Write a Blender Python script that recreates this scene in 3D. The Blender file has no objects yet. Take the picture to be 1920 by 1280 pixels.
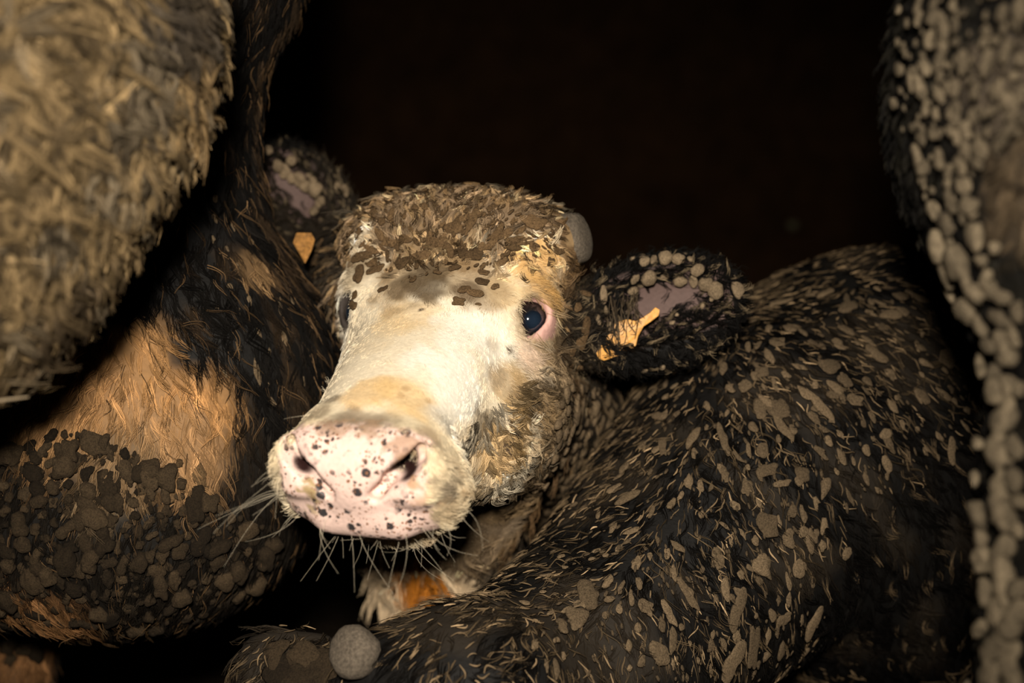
import bpy, bmesh, math, random
import numpy as np
from mathutils import Vector, Matrix
from mathutils.bvhtree import BVHTree

random.seed(7)
RNG = np.random.default_rng(7)
scene = bpy.context.scene
COL = scene.collection

# ---------------------------------------------------------------- camera
LENS, FPX = 40.0, 1920 / 36.0 * 40.0
CAM = np.array([0.0, 0.0, 0.95])
PITCH = math.radians(4.0)
RIGHT = np.array([1.0, 0.0, 0.0])
FWD = np.array([0.0, math.cos(PITCH), -math.sin(PITCH)])
UP = np.array([0.0, math.sin(PITCH), math.cos(PITCH)])
cam_data = bpy.data.cameras.new('camera')
cam_data.lens = LENS
cam_data.sensor_width = 36.0
cam_data.clip_start = 0.02
cam_data.dof.use_dof = True
cam_data.dof.focus_distance = 1.18
cam_data.dof.aperture_fstop = 2.3
cam = bpy.data.objects.new('camera', cam_data)
COL.objects.link(cam)
cam.location = CAM
cam.rotation_euler = (math.radians(90) - PITCH, 0, 0)
scene.camera = cam

# ---------------------------------------------------------------- light
world = bpy.data.worlds.new('world')
scene.world = world
world.use_nodes = True
world.node_tree.nodes['Background'].inputs[0].default_value = (1.0, 0.8, 0.6, 1)
world.node_tree.nodes['Background'].inputs[1].default_value = 0.0015
sd = bpy.data.lights.new('torch', 'SPOT')
sd.energy = 125
sd.color = (1.0, 0.90, 0.76)
sd.spot_size = math.radians(71)
sd.spot_blend = 1.0
sd.shadow_soft_size = 0.05
lamp = bpy.data.objects.new('torch', sd)
COL.objects.link(lamp)
lamp.location = (-0.03, -0.12, 1.14)
_t = Vector((-0.04, 1.2, 0.86)) - lamp.location
lamp.rotation_euler = _t.to_track_quat('-Z', 'Y').to_euler()
vs = scene.view_settings
vs.view_transform = 'Standard'
vs.look = 'None'
vs.gamma = 1.0
vs.use_curve_mapping = False
vs.exposure = 0.0


# ---------------------------------------------------------------- helpers
def P(px, py, dep):
    """world point seen at pixel px,py (1920x1280 frame) at a distance dep along the view axis"""
    return CAM + RIGHT * ((px - 960) / FPX * dep) + FWD * dep + UP * ((640 - py) / FPX * dep)


def dirv(dx, dy, dd=0.0):
    """direction given as picture right / picture down / away"""
    v = RIGHT * dx - UP * dy + FWD * dd
    return v / np.linalg.norm(v)


def proj(p):
    p = np.atleast_2d(p) - CAM
    dep = p @ FWD
    return np.stack([960 + (p @ RIGHT) / dep * FPX, 640 - (p @ UP) / dep * FPX, dep], 1)


def unit(v):
    v = np.asarray(v, float)
    return v / np.maximum(np.linalg.norm(v, axis=-1, keepdims=True), 1e-9)


_NW = RNG.normal(size=(3, 12, 3))
_NP = RNG.uniform(0, 6.28, size=(3, 12))


def noise(p, scale, ch=0):
    """cheap smooth noise, about -1..1"""
    q = np.asarray(p) / scale
    w = _NW[ch]
    return np.tanh(np.sin(q @ w.T * 1.7 + _NP[ch]).sum(-1) / 2.6)


# ---- signed distance modelling on a rectilinear grid, polygonised with surface nets
class Sdf:
    def __init__(s, axes):
        s.ax = [np.asarray(a, np.float32) for a in axes]
        s.f = np.full([len(a) for a in axes], 9.0, np.float32)

    def _box(s, lo, hi):
        sl = []
        for a, l, h in zip(s.ax, lo, hi):
            i, j = np.searchsorted(a, l), np.searchsorted(a, h)
            if j <= i:
                return None, None
            sl.append(slice(max(0, i - 1), min(len(a), j + 1)))
        g = np.meshgrid(*[a[q] for a, q in zip(s.ax, sl)], indexing='ij', sparse=True)
        return tuple(sl), g

    def _put(s, sl, d, k, sub):
        f = s.f[sl]
        if sub:
            h = np.clip(0.5 - 0.5 * (f + d) / k, 0, 1)
            s.f[sl] = f * (1 - h) + (-d) * h + k * h * (1 - h)
        else:
            h = np.clip(0.5 + 0.5 * (f - d) / k, 0, 1)
            s.f[sl] = f * (1 - h) + d * h - k * h * (1 - h)

    def cone(s, a, b, ra, rb, k=0.02, sub=False):
        a, b = np.asarray(a, float), np.asarray(b, float)
        m = max(ra, rb) + 2.2 * k + 0.03
        sl, g = s._box(np.minimum(a, b) - m, np.maximum(a, b) + m)
        if sl is None:
            return
        ab = b - a
        L = max(float(ab @ ab), 1e-9)
        q = [g[i] - np.float32(a[i]) for i in range(3)]
        t = np.clip((q[0] * ab[0] + q[1] * ab[1] + q[2] * ab[2]) / L, 0, 1).astype(np.float32)
        d = np.sqrt(sum((q[i] - t * np.float32(ab[i])) ** 2 for i in range(3))) - (ra + (rb - ra) * t)
        s._put(sl, d.astype(np.float32), k, sub)

    def ell(s, c, r, R=None, k=0.02, sub=False):
        """ellipsoid; R rows are its axes"""
        c, r = np.asarray(c, float), np.asarray(r, float)
        R = np.eye(3) if R is None else np.asarray(R, float)
        ext = np.sqrt(((R * r[:, None]) ** 2).sum(0)) + 2.2 * k + 0.03
        sl, g = s._box(c - ext, c + ext)
        if sl is None:
            return
        q = [g[i] - np.float32(c[i]) for i in range(3)]
        l = [(q[0] * R[i, 0] + q[1] * R[i, 1] + q[2] * R[i, 2]) for i in range(3)]
        k0 = np.sqrt(sum((l[i] / r[i]) ** 2 for i in range(3)))
        k1 = np.sqrt(sum((l[i] / r[i] ** 2) ** 2 for i in range(3)))
        d = k0 * (k0 - 1) / np.maximum(k1, 1e-6)
        s._put(sl, d.astype(np.float32), k, sub)

    def mesh(s):
        f = s.f
        n = f.shape
        ins = f < 0
        c = np.zeros([q - 1 for q in n], np.uint8)
        offs = [(i, j, k) for i in (0, 1) for j in (0, 1) for k in (0, 1)]
        for i, j, k in offs:
            c += ins[i:n[0] - 1 + i, j:n[1] - 1 + j, k:n[2] - 1 + k]
        act = np.argwhere((c > 0) & (c < 8))
        idx = np.full(c.shape, -1, np.int32)
        idx[act[:, 0], act[:, 1], act[:, 2]] = np.arange(len(act))
        X = s.ax
        val, pos = {}, {}
        for o in offs:
            a = act + np.array(o)
            val[o] = f[a[:, 0], a[:, 1], a[:, 2]].astype(np.float64)
            pos[o] = np.stack([X[m][a[:, m]] for m in range(3)], 1).astype(np.float64)
        acc = np.zeros((len(act), 3))
        cnt = np.zeros(len(act))
        for o in offs:
            for m in range(3):
                if o[m] == 0:
                    o2 = tuple(1 if q == m else o[q] for q in range(3))
                    a, b = val[o], val[o2]
                    cr = (a < 0) != (b < 0)
                    t = np.where(cr, a / np.where(cr, a - b, 1), 0)[:, None]
                    acc += np.where(cr[:, None], pos[o] + t * (pos[o2] - pos[o]), 0)
                    cnt += cr
        v = acc / cnt[:, None]
        quads = []
        for m in range(3):
            sa = [slice(None)] * 3
            sb = [slice(None)] * 3
            sa[m], sb[m] = slice(0, -1), slice(1, None)
            A, B = ins[tuple(sa)], ins[tuple(sb)]
            e = np.argwhere(A != B)
            p, q = (m + 1) % 3, (m + 2) % 3
            ok = (e[:, p] > 0) & (e[:, q] > 0) & (e[:, p] < n[p] - 1) & (e[:, q] < n[q] - 1)
            e = e[ok]
            fl = A[e[:, 0], e[:, 1], e[:, 2]]
            dp, dq = np.zeros(3, int), np.zeros(3, int)
            dp[p], dq[q] = 1, 1
            cs = [e - dp - dq, e - dq, e, e - dp]
            w = np.stack([idx[t[:, 0], t[:, 1], t[:, 2]] for t in cs], 1)
            w = np.where(fl[:, None], w, w[:, ::-1])
            quads.append(w)
        return v, np.concatenate(quads)


def vnormals(v, q):
    fn = np.cross(v[q[:, 2]] - v[q[:, 0]], v[q[:, 3]] - v[q[:, 1]])
    n = np.zeros_like(v)
    for i in range(4):
        np.add.at(n, q[:, i], fn)
    return unit(n)


def relax(v, q, it=2, lam=0.5):
    e = np.concatenate([q[:, [0, 1]], q[:, [1, 2]], q[:, [2, 3]], q[:, [3, 0]]])
    for _ in range(it):
        a = np.zeros_like(v)
        c = np.zeros(len(v))
        np.add.at(a, e[:, 0], v[e[:, 1]])
        np.add.at(c, e[:, 0], 1)
        v = v + lam * (a / np.maximum(c, 1)[:, None] - v)
    return v


class Surf:
    """a polygonised skin in world space with ray casts and random points"""
    def __init__(s, sdf, it=2):
        v, q = sdf.mesh()
        s.v, s.q = relax(v, q, it), q
        s.n = vnormals(s.v, q)
        s.bvh = BVHTree.FromPolygons(s.v.tolist(), s.q.tolist())
        a, b, c, d = (s.v[q[:, i]] for i in range(4))
        s.area = np.linalg.norm(np.cross(c - a, d - b), axis=1) / 2
        s.cen = (a + b + c + d) / 4
        s.fn = unit(np.cross(c - a, d - b))

    def hit(s, px, py):
        r = P(px, py, 1.0) - CAM
        h = s.bvh.ray_cast(Vector(CAM), Vector(r).normalized())
        if h[0] is None:
            return None, None
        nrm = np.array(h[1])
        if nrm @ r > 0:
            nrm = -nrm
        return np.array(h[0]), nrm

    def scatter(s, n, weight):
        w = s.area * weight
        i = RNG.choice(len(w), n, p=w / w.sum())
        a, b, c, d = (s.v[s.q[i, k]] for k in range(4))
        u, t = RNG.random((n, 1)), RNG.random((n, 1))
        p = (a * (1 - u) + b * u) * (1 - t) + (d * (1 - u) + c * u) * t
        na, nb, nc, nd = (s.n[s.q[i, k]] for k in range(4))
        nn = unit((na * (1 - u) + nb * u) * (1 - t) + (nd * (1 - u) + nc * u) * t)
        return p, nn

    def view_weight(s, lo=0.06, margin=260):
        """more hair where the photograph looks, some everywhere"""
        q = proj(s.cen)
        inn = (q[:, 0] > -margin) & (q[:, 0] < 1920 + margin) & (q[:, 1] > -margin) & (q[:, 1] < 1280 + margin) & (q[:, 2] > 0)
        face = (unit(CAM - s.cen) * s.fn).sum(1)
        m2 = margin + 1300
        near = (q[:, 0] > -m2) & (q[:, 0] < 1920 + m2) & (q[:, 1] > -m2) & (q[:, 1] < 1280 + m2) & (q[:, 2] > 0)
        return np.where(inn & (face > -0.35), 1.0, np.where(near, 0.30, lo))


# ---- materials
def mat(name):
    m = bpy.data.materials.new(name)
    m.use_nodes = True
    nt = m.node_tree
    return m, nt, nt.nodes['Principled BSDF']


def node(nt, typ, **kw):
    n = nt.nodes.new(typ)
    for k, v in kw.items():
        if k in n.inputs:
            n.inputs[k].default_value = v
        else:
            setattr(n, k, v)
    return n


def mat_plain(name, col, rough=0.8, var=0.25, scale=60, bump=0.3, spec=0.3, rnd=0.0, bdist=0.002, obj=True):
    m, nt, b = mat(name)
    tc = node(nt, 'ShaderNodeTexCoord')
    no = node(nt, 'ShaderNodeTexNoise', Scale=scale, Detail=5.0, Roughness=0.75)
    if obj:
        nt.links.new(tc.outputs['Object'], no.inputs['Vector'])
    else:                                        # copies share a mesh: grain in world scale so that every clod differs
        ge = node(nt, 'ShaderNodeNewGeometry')
        nt.links.new(ge.outputs['Position'], no.inputs['Vector'])
        bdist = 0.003
    mx = node(nt, 'ShaderNodeMix', data_type='RGBA')
    c = np.array(col)
    mx.inputs['A'].default_value = (*np.clip(c * (1 - var), 0, 1), 1)
    mx.inputs['B'].default_value = (*np.clip(c * (1 + var), 0, 1), 1)
    ct = node(nt, 'ShaderNodeMapRange')
    ct.inputs['From Min'].default_value = 0.3
    ct.inputs['From Max'].default_value = 0.7
    nt.links.new(no.outputs['Fac'], ct.inputs['Value'])
    nt.links.new(ct.outputs[0], mx.inputs['Factor'])
    out = mx.outputs['Result']
    if rnd:
        oi = node(nt, 'ShaderNodeObjectInfo')
        mr = node(nt, 'ShaderNodeMapRange')
        mr.inputs['To Min'].default_value = 1 - rnd
        mr.inputs['To Max'].default_value = 1 + rnd
        nt.links.new(oi.outputs['Random'], mr.inputs['Value'])
        hs = node(nt, 'ShaderNodeHueSaturation')
        nt.links.new(mr.outputs['Result'], hs.inputs['Value'])
        nt.links.new(out, hs.inputs['Color'])
        out = hs.outputs['Color']
    nt.links.new(out, b.inputs['Base Color'])
    bp = node(nt, 'ShaderNodeBump', Strength=bump, Distance=bdist)
    nt.links.new(no.outputs['Fac'], bp.inputs['Height'])
    nt.links.new(bp.outputs['Normal'], b.inputs['Normal'])
    b.inputs['Roughness'].default_value = rough
    b.inputs['Specular IOR Level'].default_value = spec
    return m


def mat_hide(name):
    """skin under the hair: colour painted per vertex (the coat's own patches), fine grain on top"""
    m, nt, b = mat(name)
    at = node(nt, 'ShaderNodeAttribute', attribute_name='coat')
    tc = node(nt, 'ShaderNodeTexCoord')
    no = node(nt, 'ShaderNodeTexNoise', Scale=220.0, Detail=4.0)
    nt.links.new(tc.outputs['Object'], no.inputs['Vector'])
    mr = node(nt, 'ShaderNodeMapRange')
    mr.inputs['To Min'].default_value = 0.75
    mr.inputs['To Max'].default_value = 1.2
    nt.links.new(no.outputs['Fac'], mr.inputs['Value'])
    hs = node(nt, 'ShaderNodeHueSaturation')
    nt.links.new(mr.outputs['Result'], hs.inputs['Value'])
    nt.links.new(at.outputs['Color'], hs.inputs['Color'])
    nt.links.new(hs.outputs['Color'], b.inputs['Base Color'])
    bp = node(nt, 'ShaderNodeBump', Strength=0.3, Distance=0.002)
    nt.links.new(no.outputs['Fac'], bp.inputs['Height'])
    nt.links.new(bp.outputs['Normal'], b.inputs['Normal'])
    b.inputs['Roughness'].default_value = 0.7
    b.inputs['Specular IOR Level'].default_value = 0.25
    return m, nt, b, hs, at, tc


def mat_hair(name, rough=0.5, spec=0.4):
    m, nt, b = mat(name)
    at = node(nt, 'ShaderNodeAttribute', attribute_name='col')
    nt.links.new(at.outputs['Color'], b.inputs['Base Color'])
    b.inputs['Roughness'].default_value = rough
    b.inputs['Specular IOR Level'].default_value = spec
    return m


M_HAIR = mat_hair('hair', 0.5, 0.1)
M_MUDHAIR = mat_hair('muddy_hair', 0.7, 0.05)
M_BLACKHAIR = mat_hair('black_hair', 0.45, 0.04)
M_CLOD = mat_plain('dried_mud', (0.20, 0.142, 0.083), 0.85, 0.65, 520, 1.0, 0.2, 0.35, bdist=0.5, obj=False)
M_CLOD_DARK = mat_plain('damp_mud', (0.052, 0.035, 0.019), 0.8, 0.65, 520, 1.0, 0.2, 0.65, bdist=0.5, obj=False)
M_CLOD_FACE = mat_plain('face_mud', (0.15, 0.092, 0.044), 0.85, 0.65, 520, 1.0, 0.2, 0.35, bdist=0.5, obj=False)
M_CLOD_EAR = mat_plain('ear_mud', (0.32, 0.235, 0.145), 0.9, 0.65, 520, 1.0, 0.2, 0.2, bdist=0.5, obj=False)


# ---- objects
def link(o, parent=None, **props):
    COL.objects.link(o)
    if parent is not None:
        o.parent = parent
    for k, v in props.items():
        o[k] = v
    return o


def root(name, loc, label, category, group=None):
    o = bpy.data.objects.new(name, None)
    o.empty_display_size = 0.1
    o.location = loc
    link(o, None, label=label, category=category)
    if group:
        o['group'] = group
    return o


def rloc(parent):
    return np.array(parent.location) if parent is not None else np.zeros(3)


def add_mesh(name, v, faces, m, parent=None, smooth=True, **props):
    me = bpy.data.meshes.new(name)
    v = np.asarray(v) - rloc(parent)
    me.from_pydata(v.tolist(), [], faces.tolist() if hasattr(faces, 'tolist') else faces)
    me.materials.append(m)
    if smooth:
        me.polygons.foreach_set('use_smooth', np.ones(len(me.polygons), bool))
    me.update()
    return link(bpy.data.objects.new(name, me), parent, **props)


def add_skin(name, surf, col, m, parent):
    o = add_mesh(name, surf.v, surf.q, m, parent)
    at = o.data.color_attributes.new('coat', 'FLOAT_COLOR', 'POINT')
    c = np.ones((len(surf.v), 4), np.float32)
    c[:, :3] = np.clip(col, 0, 1)
    at.data.foreach_set('color', c.ravel())
    return o


def add_hair(name, pts, rad, col, m, parent, on=None, **props):
    """pts (n, k, 3) world, rad (n, k), col (n, k, 3)"""
    n, k = rad.shape
    d = bpy.data.hair_curves.new(name)
    d.add_curves([k] * n)
    p = (pts - rloc(parent)).astype(np.float32)
    d.attributes['position'].data.foreach_set('vector', p.ravel())
    ra = d.attributes.get('radius') or d.attributes.new('radius', 'FLOAT', 'POINT')
    ra.data.foreach_set('value', rad.astype(np.float32).ravel())
    ca = d.attributes.new('col', 'FLOAT_COLOR', 'POINT')
    c = np.ones((n, k, 4), np.float32)
    c[:, :, :3] = np.clip(col, 0, 1)
    ca.data.foreach_set('color', c.ravel())
    d.materials.append(m)
    # positions are relative to the animal; `on` is the part (body, eye) it grows from
    o = link(bpy.data.objects.new(name, d), on or parent, kind='stuff', **props)
    if on is not None:
        o.matrix_parent_inverse = on.matrix_basis.inverted()
    return o


def flow_field(ctrl, power=3.0):
    cp = np.array([c[0] for c in ctrl])
    cd = np.array([c[1] for c in ctrl])

    def f(p, n):
        d2 = ((p[:, None, :] - cp[None]) ** 2).sum(-1) + 1e-5
        w = d2 ** (-power / 2)
        v = (w[:, :, None] * cd[None]).sum(1) / w.sum(1)[:, None]
        v = v - (v * n).sum(1)[:, None] * n
        return unit(v + 1e-6)
    return f


def grow(p, n, flow, length, k=5, lift=0.35, curl=0.3, wild=0.25, droop=0.0, wave=3.0):
    """guide strands rooted at p: (m, k, 3)"""
    m = len(p)
    T = flow(p, n)
    S = np.cross(n, T)
    ang = RNG.normal(0, wild, (m, 1))
    T = T * np.cos(ang) + S * np.sin(ang)
    S = np.cross(n, T)
    L = (length * RNG.uniform(0.65, 1.25, m))[:, None, None]
    t = np.linspace(0, 1, k)[None, :, None]
    lf = (lift * RNG.uniform(0.4, 1.6, (m, 1)))[:, :, None]
    ph = RNG.uniform(0, 6.28, (m, 1, 1))
    am = RNG.normal(0, curl, (m, 1, 1))
    side = am * (np.sin(ph + t * wave) - np.sin(ph))
    up = lf * (t - 0.45 * t * t) * 1.5 + 0.3 * am * (np.cos(ph + t * wave) - np.cos(ph)) * np.sign(lf) * 0.5
    up = np.maximum(up, 0.0)
    g = p[:, None, :] + L * (T[:, None, :] * t * (1 - 0.25 * lf) + n[:, None, :] * up + S[:, None, :] * side)
    g[:, :, 2:3] -= droop * L * t * t
    return g


def strands(g, n, per, spread, tip=0.25, jit=0.15):
    """hairs round each guide, gathered towards its tip"""
    m, k, _ = g.shape
    a = unit(g[:, 1] - g[:, 0])
    s1 = unit(np.cross(n, a))
    s2 = np.cross(s1, n)
    rr = spread * np.sqrt(RNG.random((m, per)))
    th = RNG.uniform(0, 6.28, (m, per))
    off = (rr * np.cos(th))[..., None] * s1[:, None] + (rr * np.sin(th))[..., None] * s2[:, None]
    t = np.linspace(0, 1, k)
    fac = 1 + (tip - 1) * t ** 0.8
    L = np.linalg.norm(g[:, -1] - g[:, 0], axis=1)[:, None, None, None]
    h = g[:, None] + off[:, :, None, :] * fac[None, None, :, None]
    h = h + RNG.normal(0, jit, (m, per, k, 3)) * L * (t ** 1.5)[None, None, :, None] * 0.3
    cut = RNG.uniform(0.7, 1.0, (m, per, 1, 1))
    h = h[:, :, :1] + (h - h[:, :, :1]) * cut
    return h.reshape(m * per, k, 3)


def taper(n, k, r, root_f=0.9, tip_f=0.25, mid=0.35):
    t = np.linspace(0, 1, k)
    prof = np.where(t < mid, root_f + (1 - root_f) * t / mid, 1 + (tip_f - 1) * (t - mid) / (1 - mid))
    r = np.broadcast_to(np.asarray(r, float), (n,))
    return r[:, None] * prof[None]


# ---- mud clods
def clod_shape(seed, sub=2, flat=1.0, rough=0.2, lobes=0.0):
    bm = bmesh.new()
    bmesh.ops.create_icosphere(bm, subdivisions=sub, radius=1.0)
    v = np.array([x.co[:] for x in bm.verts])
    f = [[x.index for x in q.verts] for q in bm.faces]
    bm.free()
    r = np.random.default_rng(seed)
    w, ph = r.normal(size=(6, 3)) * 1.5, r.uniform(0, 6.28, 6)
    d = np.sin(v @ w.T + ph).mean(1)
    w2, ph2 = r.normal(size=(6, 3)) * 4, r.uniform(0, 6.28, 6)
    d2 = np.sin(v @ w2.T + ph2).mean(1)
    v = v * (1 + rough * 2.6 * d + rough * 1.3 * d2)[:, None]
    if lobes:
        th = np.arctan2(v[:, 1], v[:, 0])
        o = sum(r.normal() / k * np.sin(k * th + r.uniform(0, 6.28)) for k in (2, 3, 4, 5))
        v[:, :2] *= (1 + lobes * o)[:, None]
        v[:, 2] += lobes * 0.5 * np.sin(v[:, 0] * 3 + r.uniform(0, 6)) * np.cos(v[:, 1] * 3 + r.uniform(0, 6)) * (v[:, 2] > 0)
    v[:, 2] = np.where(v[:, 2] > 0.55, 0.55 + 0.45 * (v[:, 2] - 0.55), v[:, 2])
    return v, f


CLODS = {}


def clod_mesh(kind, var, m):
    key = (kind, var, m.name)
    if key not in CLODS:
        v, f = clod_shape(100 + var * 7 + len(kind), 2 if kind == 'plain' else 3, rough={'plain': 0.22, 'fine': 0.2, 'round': 0.12, 'lump': 0.34}[kind], lobes={'plain': 0.25, 'fine': 0.28, 'round': 0.08, 'lump': 0.3}[kind])
        me = bpy.data.meshes.new('mud_clod')
        me.from_pydata(v.tolist(), [], f)
        me.materials.append(m)
        me.polygons.foreach_set('use_smooth', np.ones(len(me.polygons), bool))
        CLODS[key] = me
    return CLODS[key]


def frame_of(n, t):
    t = t - (t @ n) * n
    t = t / max(np.linalg.norm(t), 1e-6)
    return np.stack([t, np.cross(n, t), n], 1)


def add_clod(parent, p, n, t, a, b, c, m, kind='plain', sink=0.2, name='mud_clod', over=0.0):
    """p,n surface point and normal, t long direction, half sizes a (along t) b c"""
    R = frame_of(n, t)
    o = bpy.data.objects.new(name, clod_mesh(kind, random.randrange(14), m))
    M = np.eye(4)
    M[:3, :3] = R * np.array([a, b, c])
    M[:3, 3] = p + n * (c * (1 - 2 * sink) + over) - rloc(parent)
    o.matrix_local = Matrix(M.tolist())
    link(o, parent)
    o.matrix_local = Matrix(M.tolist())
    return o


def clod_mass(name, parent, items, m):
    """many small clods as one part; items (p, n, t, a, b, c)"""
    base = [clod_shape(500 + i, 1, rough=0.2) for i in range(6)]
    V, Fc, o = [], [], 0
    for p, n, t, a, b, c in items:
        v, f = base[random.randrange(6)]
        w = (v * np.array([a, b, c])) @ frame_of(n, t).T + p + n * c * 0.5
        V.append(w)
        Fc += [[i + o for i in q] for q in f]
        o += len(v)
    return add_mesh(name, np.concatenate(V), Fc, m, parent, kind='stuff')


def inside(poly, x, y):
    r = False
    j = len(poly) - 1
    for i in range(len(poly)):
        xi, yi = poly[i]
        xj, yj = poly[j]
        if (yi > y) != (yj > y) and x < (xj - xi) * (y - yi) / (yj - yi) + xi:
            r = not r
        j = i
    return r


def px_in(poly):
    xs, ys = [q[0] for q in poly], [q[1] for q in poly]
    while True:
        x, y = random.uniform(min(xs), max(xs)), random.uniform(min(ys), max(ys))
        if inside(poly, x, y):
            return x, y


def spaced(poly, n, gap, tries=40):
    """n picture points inside poly, at least gap(x,y) apart where there is room"""
    out = []
    for _ in range(n * tries):
        x, y = px_in(poly)
        if all((x - a) ** 2 + (y - b) ** 2 > gap * gap for a, b in out):
            out.append((x, y))
            if len(out) >= n:
                break
    return out


def axis(lo, hi, step, flo=None, fhi=None, fstep=None):
    if flo is None:
        return np.arange(lo, hi + step, step)
    a = np.arange(flo, lo - step, -step)[1:][::-1]
    b = np.arange(flo, fhi, fstep)
    c = np.arange(b[-1] + fstep, hi + step, step)
    return np.concatenate([a, b, c])


def leg(s, top, knee, foot, r0=0.085, r1=0.05):
    """one leg down to the ground with knee, pastern and hoof"""
    top, knee, foot = (np.asarray(q, float) for q in (top, knee, foot))
    pas = np.array([foot[0], foot[1], 0.13])
    s.cone(top, knee, r0, r1, 0.05)
    s.cone(knee, pas, r1 * 0.95, r1 * 0.72, 0.02)
    s.cone(pas, (foot[0], foot[1], 0.045), r1 * 0.8, r1 * 1.1, 0.02)


def plain_head(s, base, nose, r=0.1, k=0.03):
    """head of an animal whose face is out of the picture: skull, muzzle, jaw and two ears"""
    base, nose = np.asarray(base, float), np.asarray(nose, float)
    n = unit(nose - base)
    side = unit(np.cross(n, [0, 0, 1.0]))
    up = np.cross(side, n)
    R = np.stack([side, n, up])
    s.ell(base + n * 0.05, (r, r * 1.25, r * 1.0), R, k)
    s.cone(base + n * 0.12 - up * 0.01, nose - n * 0.05, r * 0.72, r * 0.58, k)
    s.ell(nose - n * 0.04, (r * 0.75, r * 0.5, r * 0.6), R, k)
    s.cone(base + n * 0.06 - up * 0.08, nose - n * 0.06 - up * 0.05, r * 0.5, r * 0.35, k)
    for q in (-1, 1):
        e = base + side * q * (r + 0.06) + up * 0.02 - n * 0.03
        a = unit(side * q + up * 0.1)
        b = unit(np.cross(a, n))
        s.ell(e, (0.09, 0.045, 0.02), np.stack([a, b, np.cross(a, b)]), 0.012)


# ================================================================ setting
m_ground = mat_plain('trodden_mud', (0.05, 0.035, 0.022), 0.9, 0.5, 9, 1.0, 0.2, bdist=0.03)
bm = bmesh.new()
bmesh.ops.create_grid(bm, x_segments=90, y_segments=110, size=1.0)
for q in bm.verts:
    q.co.x *= 4.6
    q.co.y = q.co.y * 5.4 + 2.6
gv = np.array([q.co[:] for q in bm.verts])
gf = [[x.index for x in q.verts] for q in bm.faces]
bm.free()
gv[:, 2] = -0.012 + 0.012 * noise(gv, 0.22) + 0.006 * noise(gv, 0.09, 1)
add_mesh('floor', gv, gf, m_ground, kind='structure', label='trodden mud floor of the dark pen')

m_wall = mat_plain('old_boards', (0.09, 0.045, 0.02), 0.9, 0.4, 4, 0.5, 0.15)


def box(name, lo, hi, m, parent=None, **props):
    lo, hi = np.array(lo, float), np.array(hi, float)
    v = [[(lo, hi)[(i >> k) & 1][k] for k in range(3)] for i in range(8)]
    f = [[0, 2, 3, 1], [4, 5, 7, 6], [0, 1, 5, 4], [2, 6, 7, 3], [0, 4, 6, 2], [1, 3, 7, 5]]
    return add_mesh(name, v, f, m, parent, smooth=False, **props)


box('wall_back', (-4.6, 7.6, -0.02), (4.6, 7.8, 3.4), m_wall, kind='structure', label='dark brown back wall of the barn')

# ================================================================ the pale-faced animal in the middle
HN = np.array([-0.25, -0.857, -0.45])          # along the nose: picture right, away, up
HL = np.array([0.963, -0.263, -0.048])         # across the head, towards picture right
HN, HL = unit(HN), unit(HL)
HL = unit(HL - (HL @ HN) * HN)
_c = np.stack([RIGHT, FWD, UP], 0)
HN, HL = HN @ _c, HL @ _c
HU = np.cross(HL, HN)
if HU[2] < 0:
    HU = -HU
HO = P(800, 560, 1.22)                         # between the eyes
HR = np.stack([HL, HN, HU])


def H(u, w, d):
    return HO + HL * u + HN * w + HU * d


def Hc(p):
    return (np.asarray(p) - HO) @ HR.T


EYE = {}
for s_, (ex, ey) in ((1, (990, 600)),):
    r_ = P(ex, ey, 1.0) - CAM
    t_ = (0.097 + (HO - CAM) @ HL) / (r_ @ HL)
    EYE[1] = CAM + r_ * t_
_e = Hc(EYE[1])
EYE[-1] = H(-_e[0], _e[1], _e[2])

sd_ = Sdf((axis(-0.75, 0.95, 0.02, -0.36, 0.30, 0.0032),
           axis(0.95, 3.35, 0.02, 0.98, 1.52, 0.0032),
           axis(-0.03, 1.25, 0.02, 0.66, 1.14, 0.0032)))
# neck, trunk, legs (behind the head, mostly in the dark)
NB = P(1040, 800, 1.95)
sd_.cone(H(0.01, -0.06, -0.12), NB, 0.115, 0.185, 0.04)
TR = np.array([0.22, 2.85, 0.60])
sd_.cone(NB, TR, 0.20, 0.235, 0.06)
sd_.ell(TR + [0, -0.25, -0.02], (0.25, 0.42, 0.24), None, 0.06)
BRK = P(800, 1085, 1.56)
sd_.cone(H(0.05, -0.04, -0.18), P(870, 1060, 1.50), 0.07, 0.05, 0.05)
sd_.cone(P(870, 1060, 1.50), BRK, 0.05, 0.055, 0.04)
sd_.cone(BRK, NB + np.array([0, 0, -0.1]), 0.055, 0.14, 0.05)
for q in (-1, 1):
    leg(sd_, (NB[0] + q * 0.12, 2.05, 0.52), (NB[0] + q * 0.12, 2.02, 0.30), (NB[0] + q * 0.12, 2.04, 0), 0.085, 0.045)
    leg(sd_, (TR[0] + q * 0.13, 2.98, 0.55), (TR[0] + q * 0.13, 3.1, 0.34), (TR[0] + q * 0.13, 3.04, 0), 0.11, 0.045)
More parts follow.
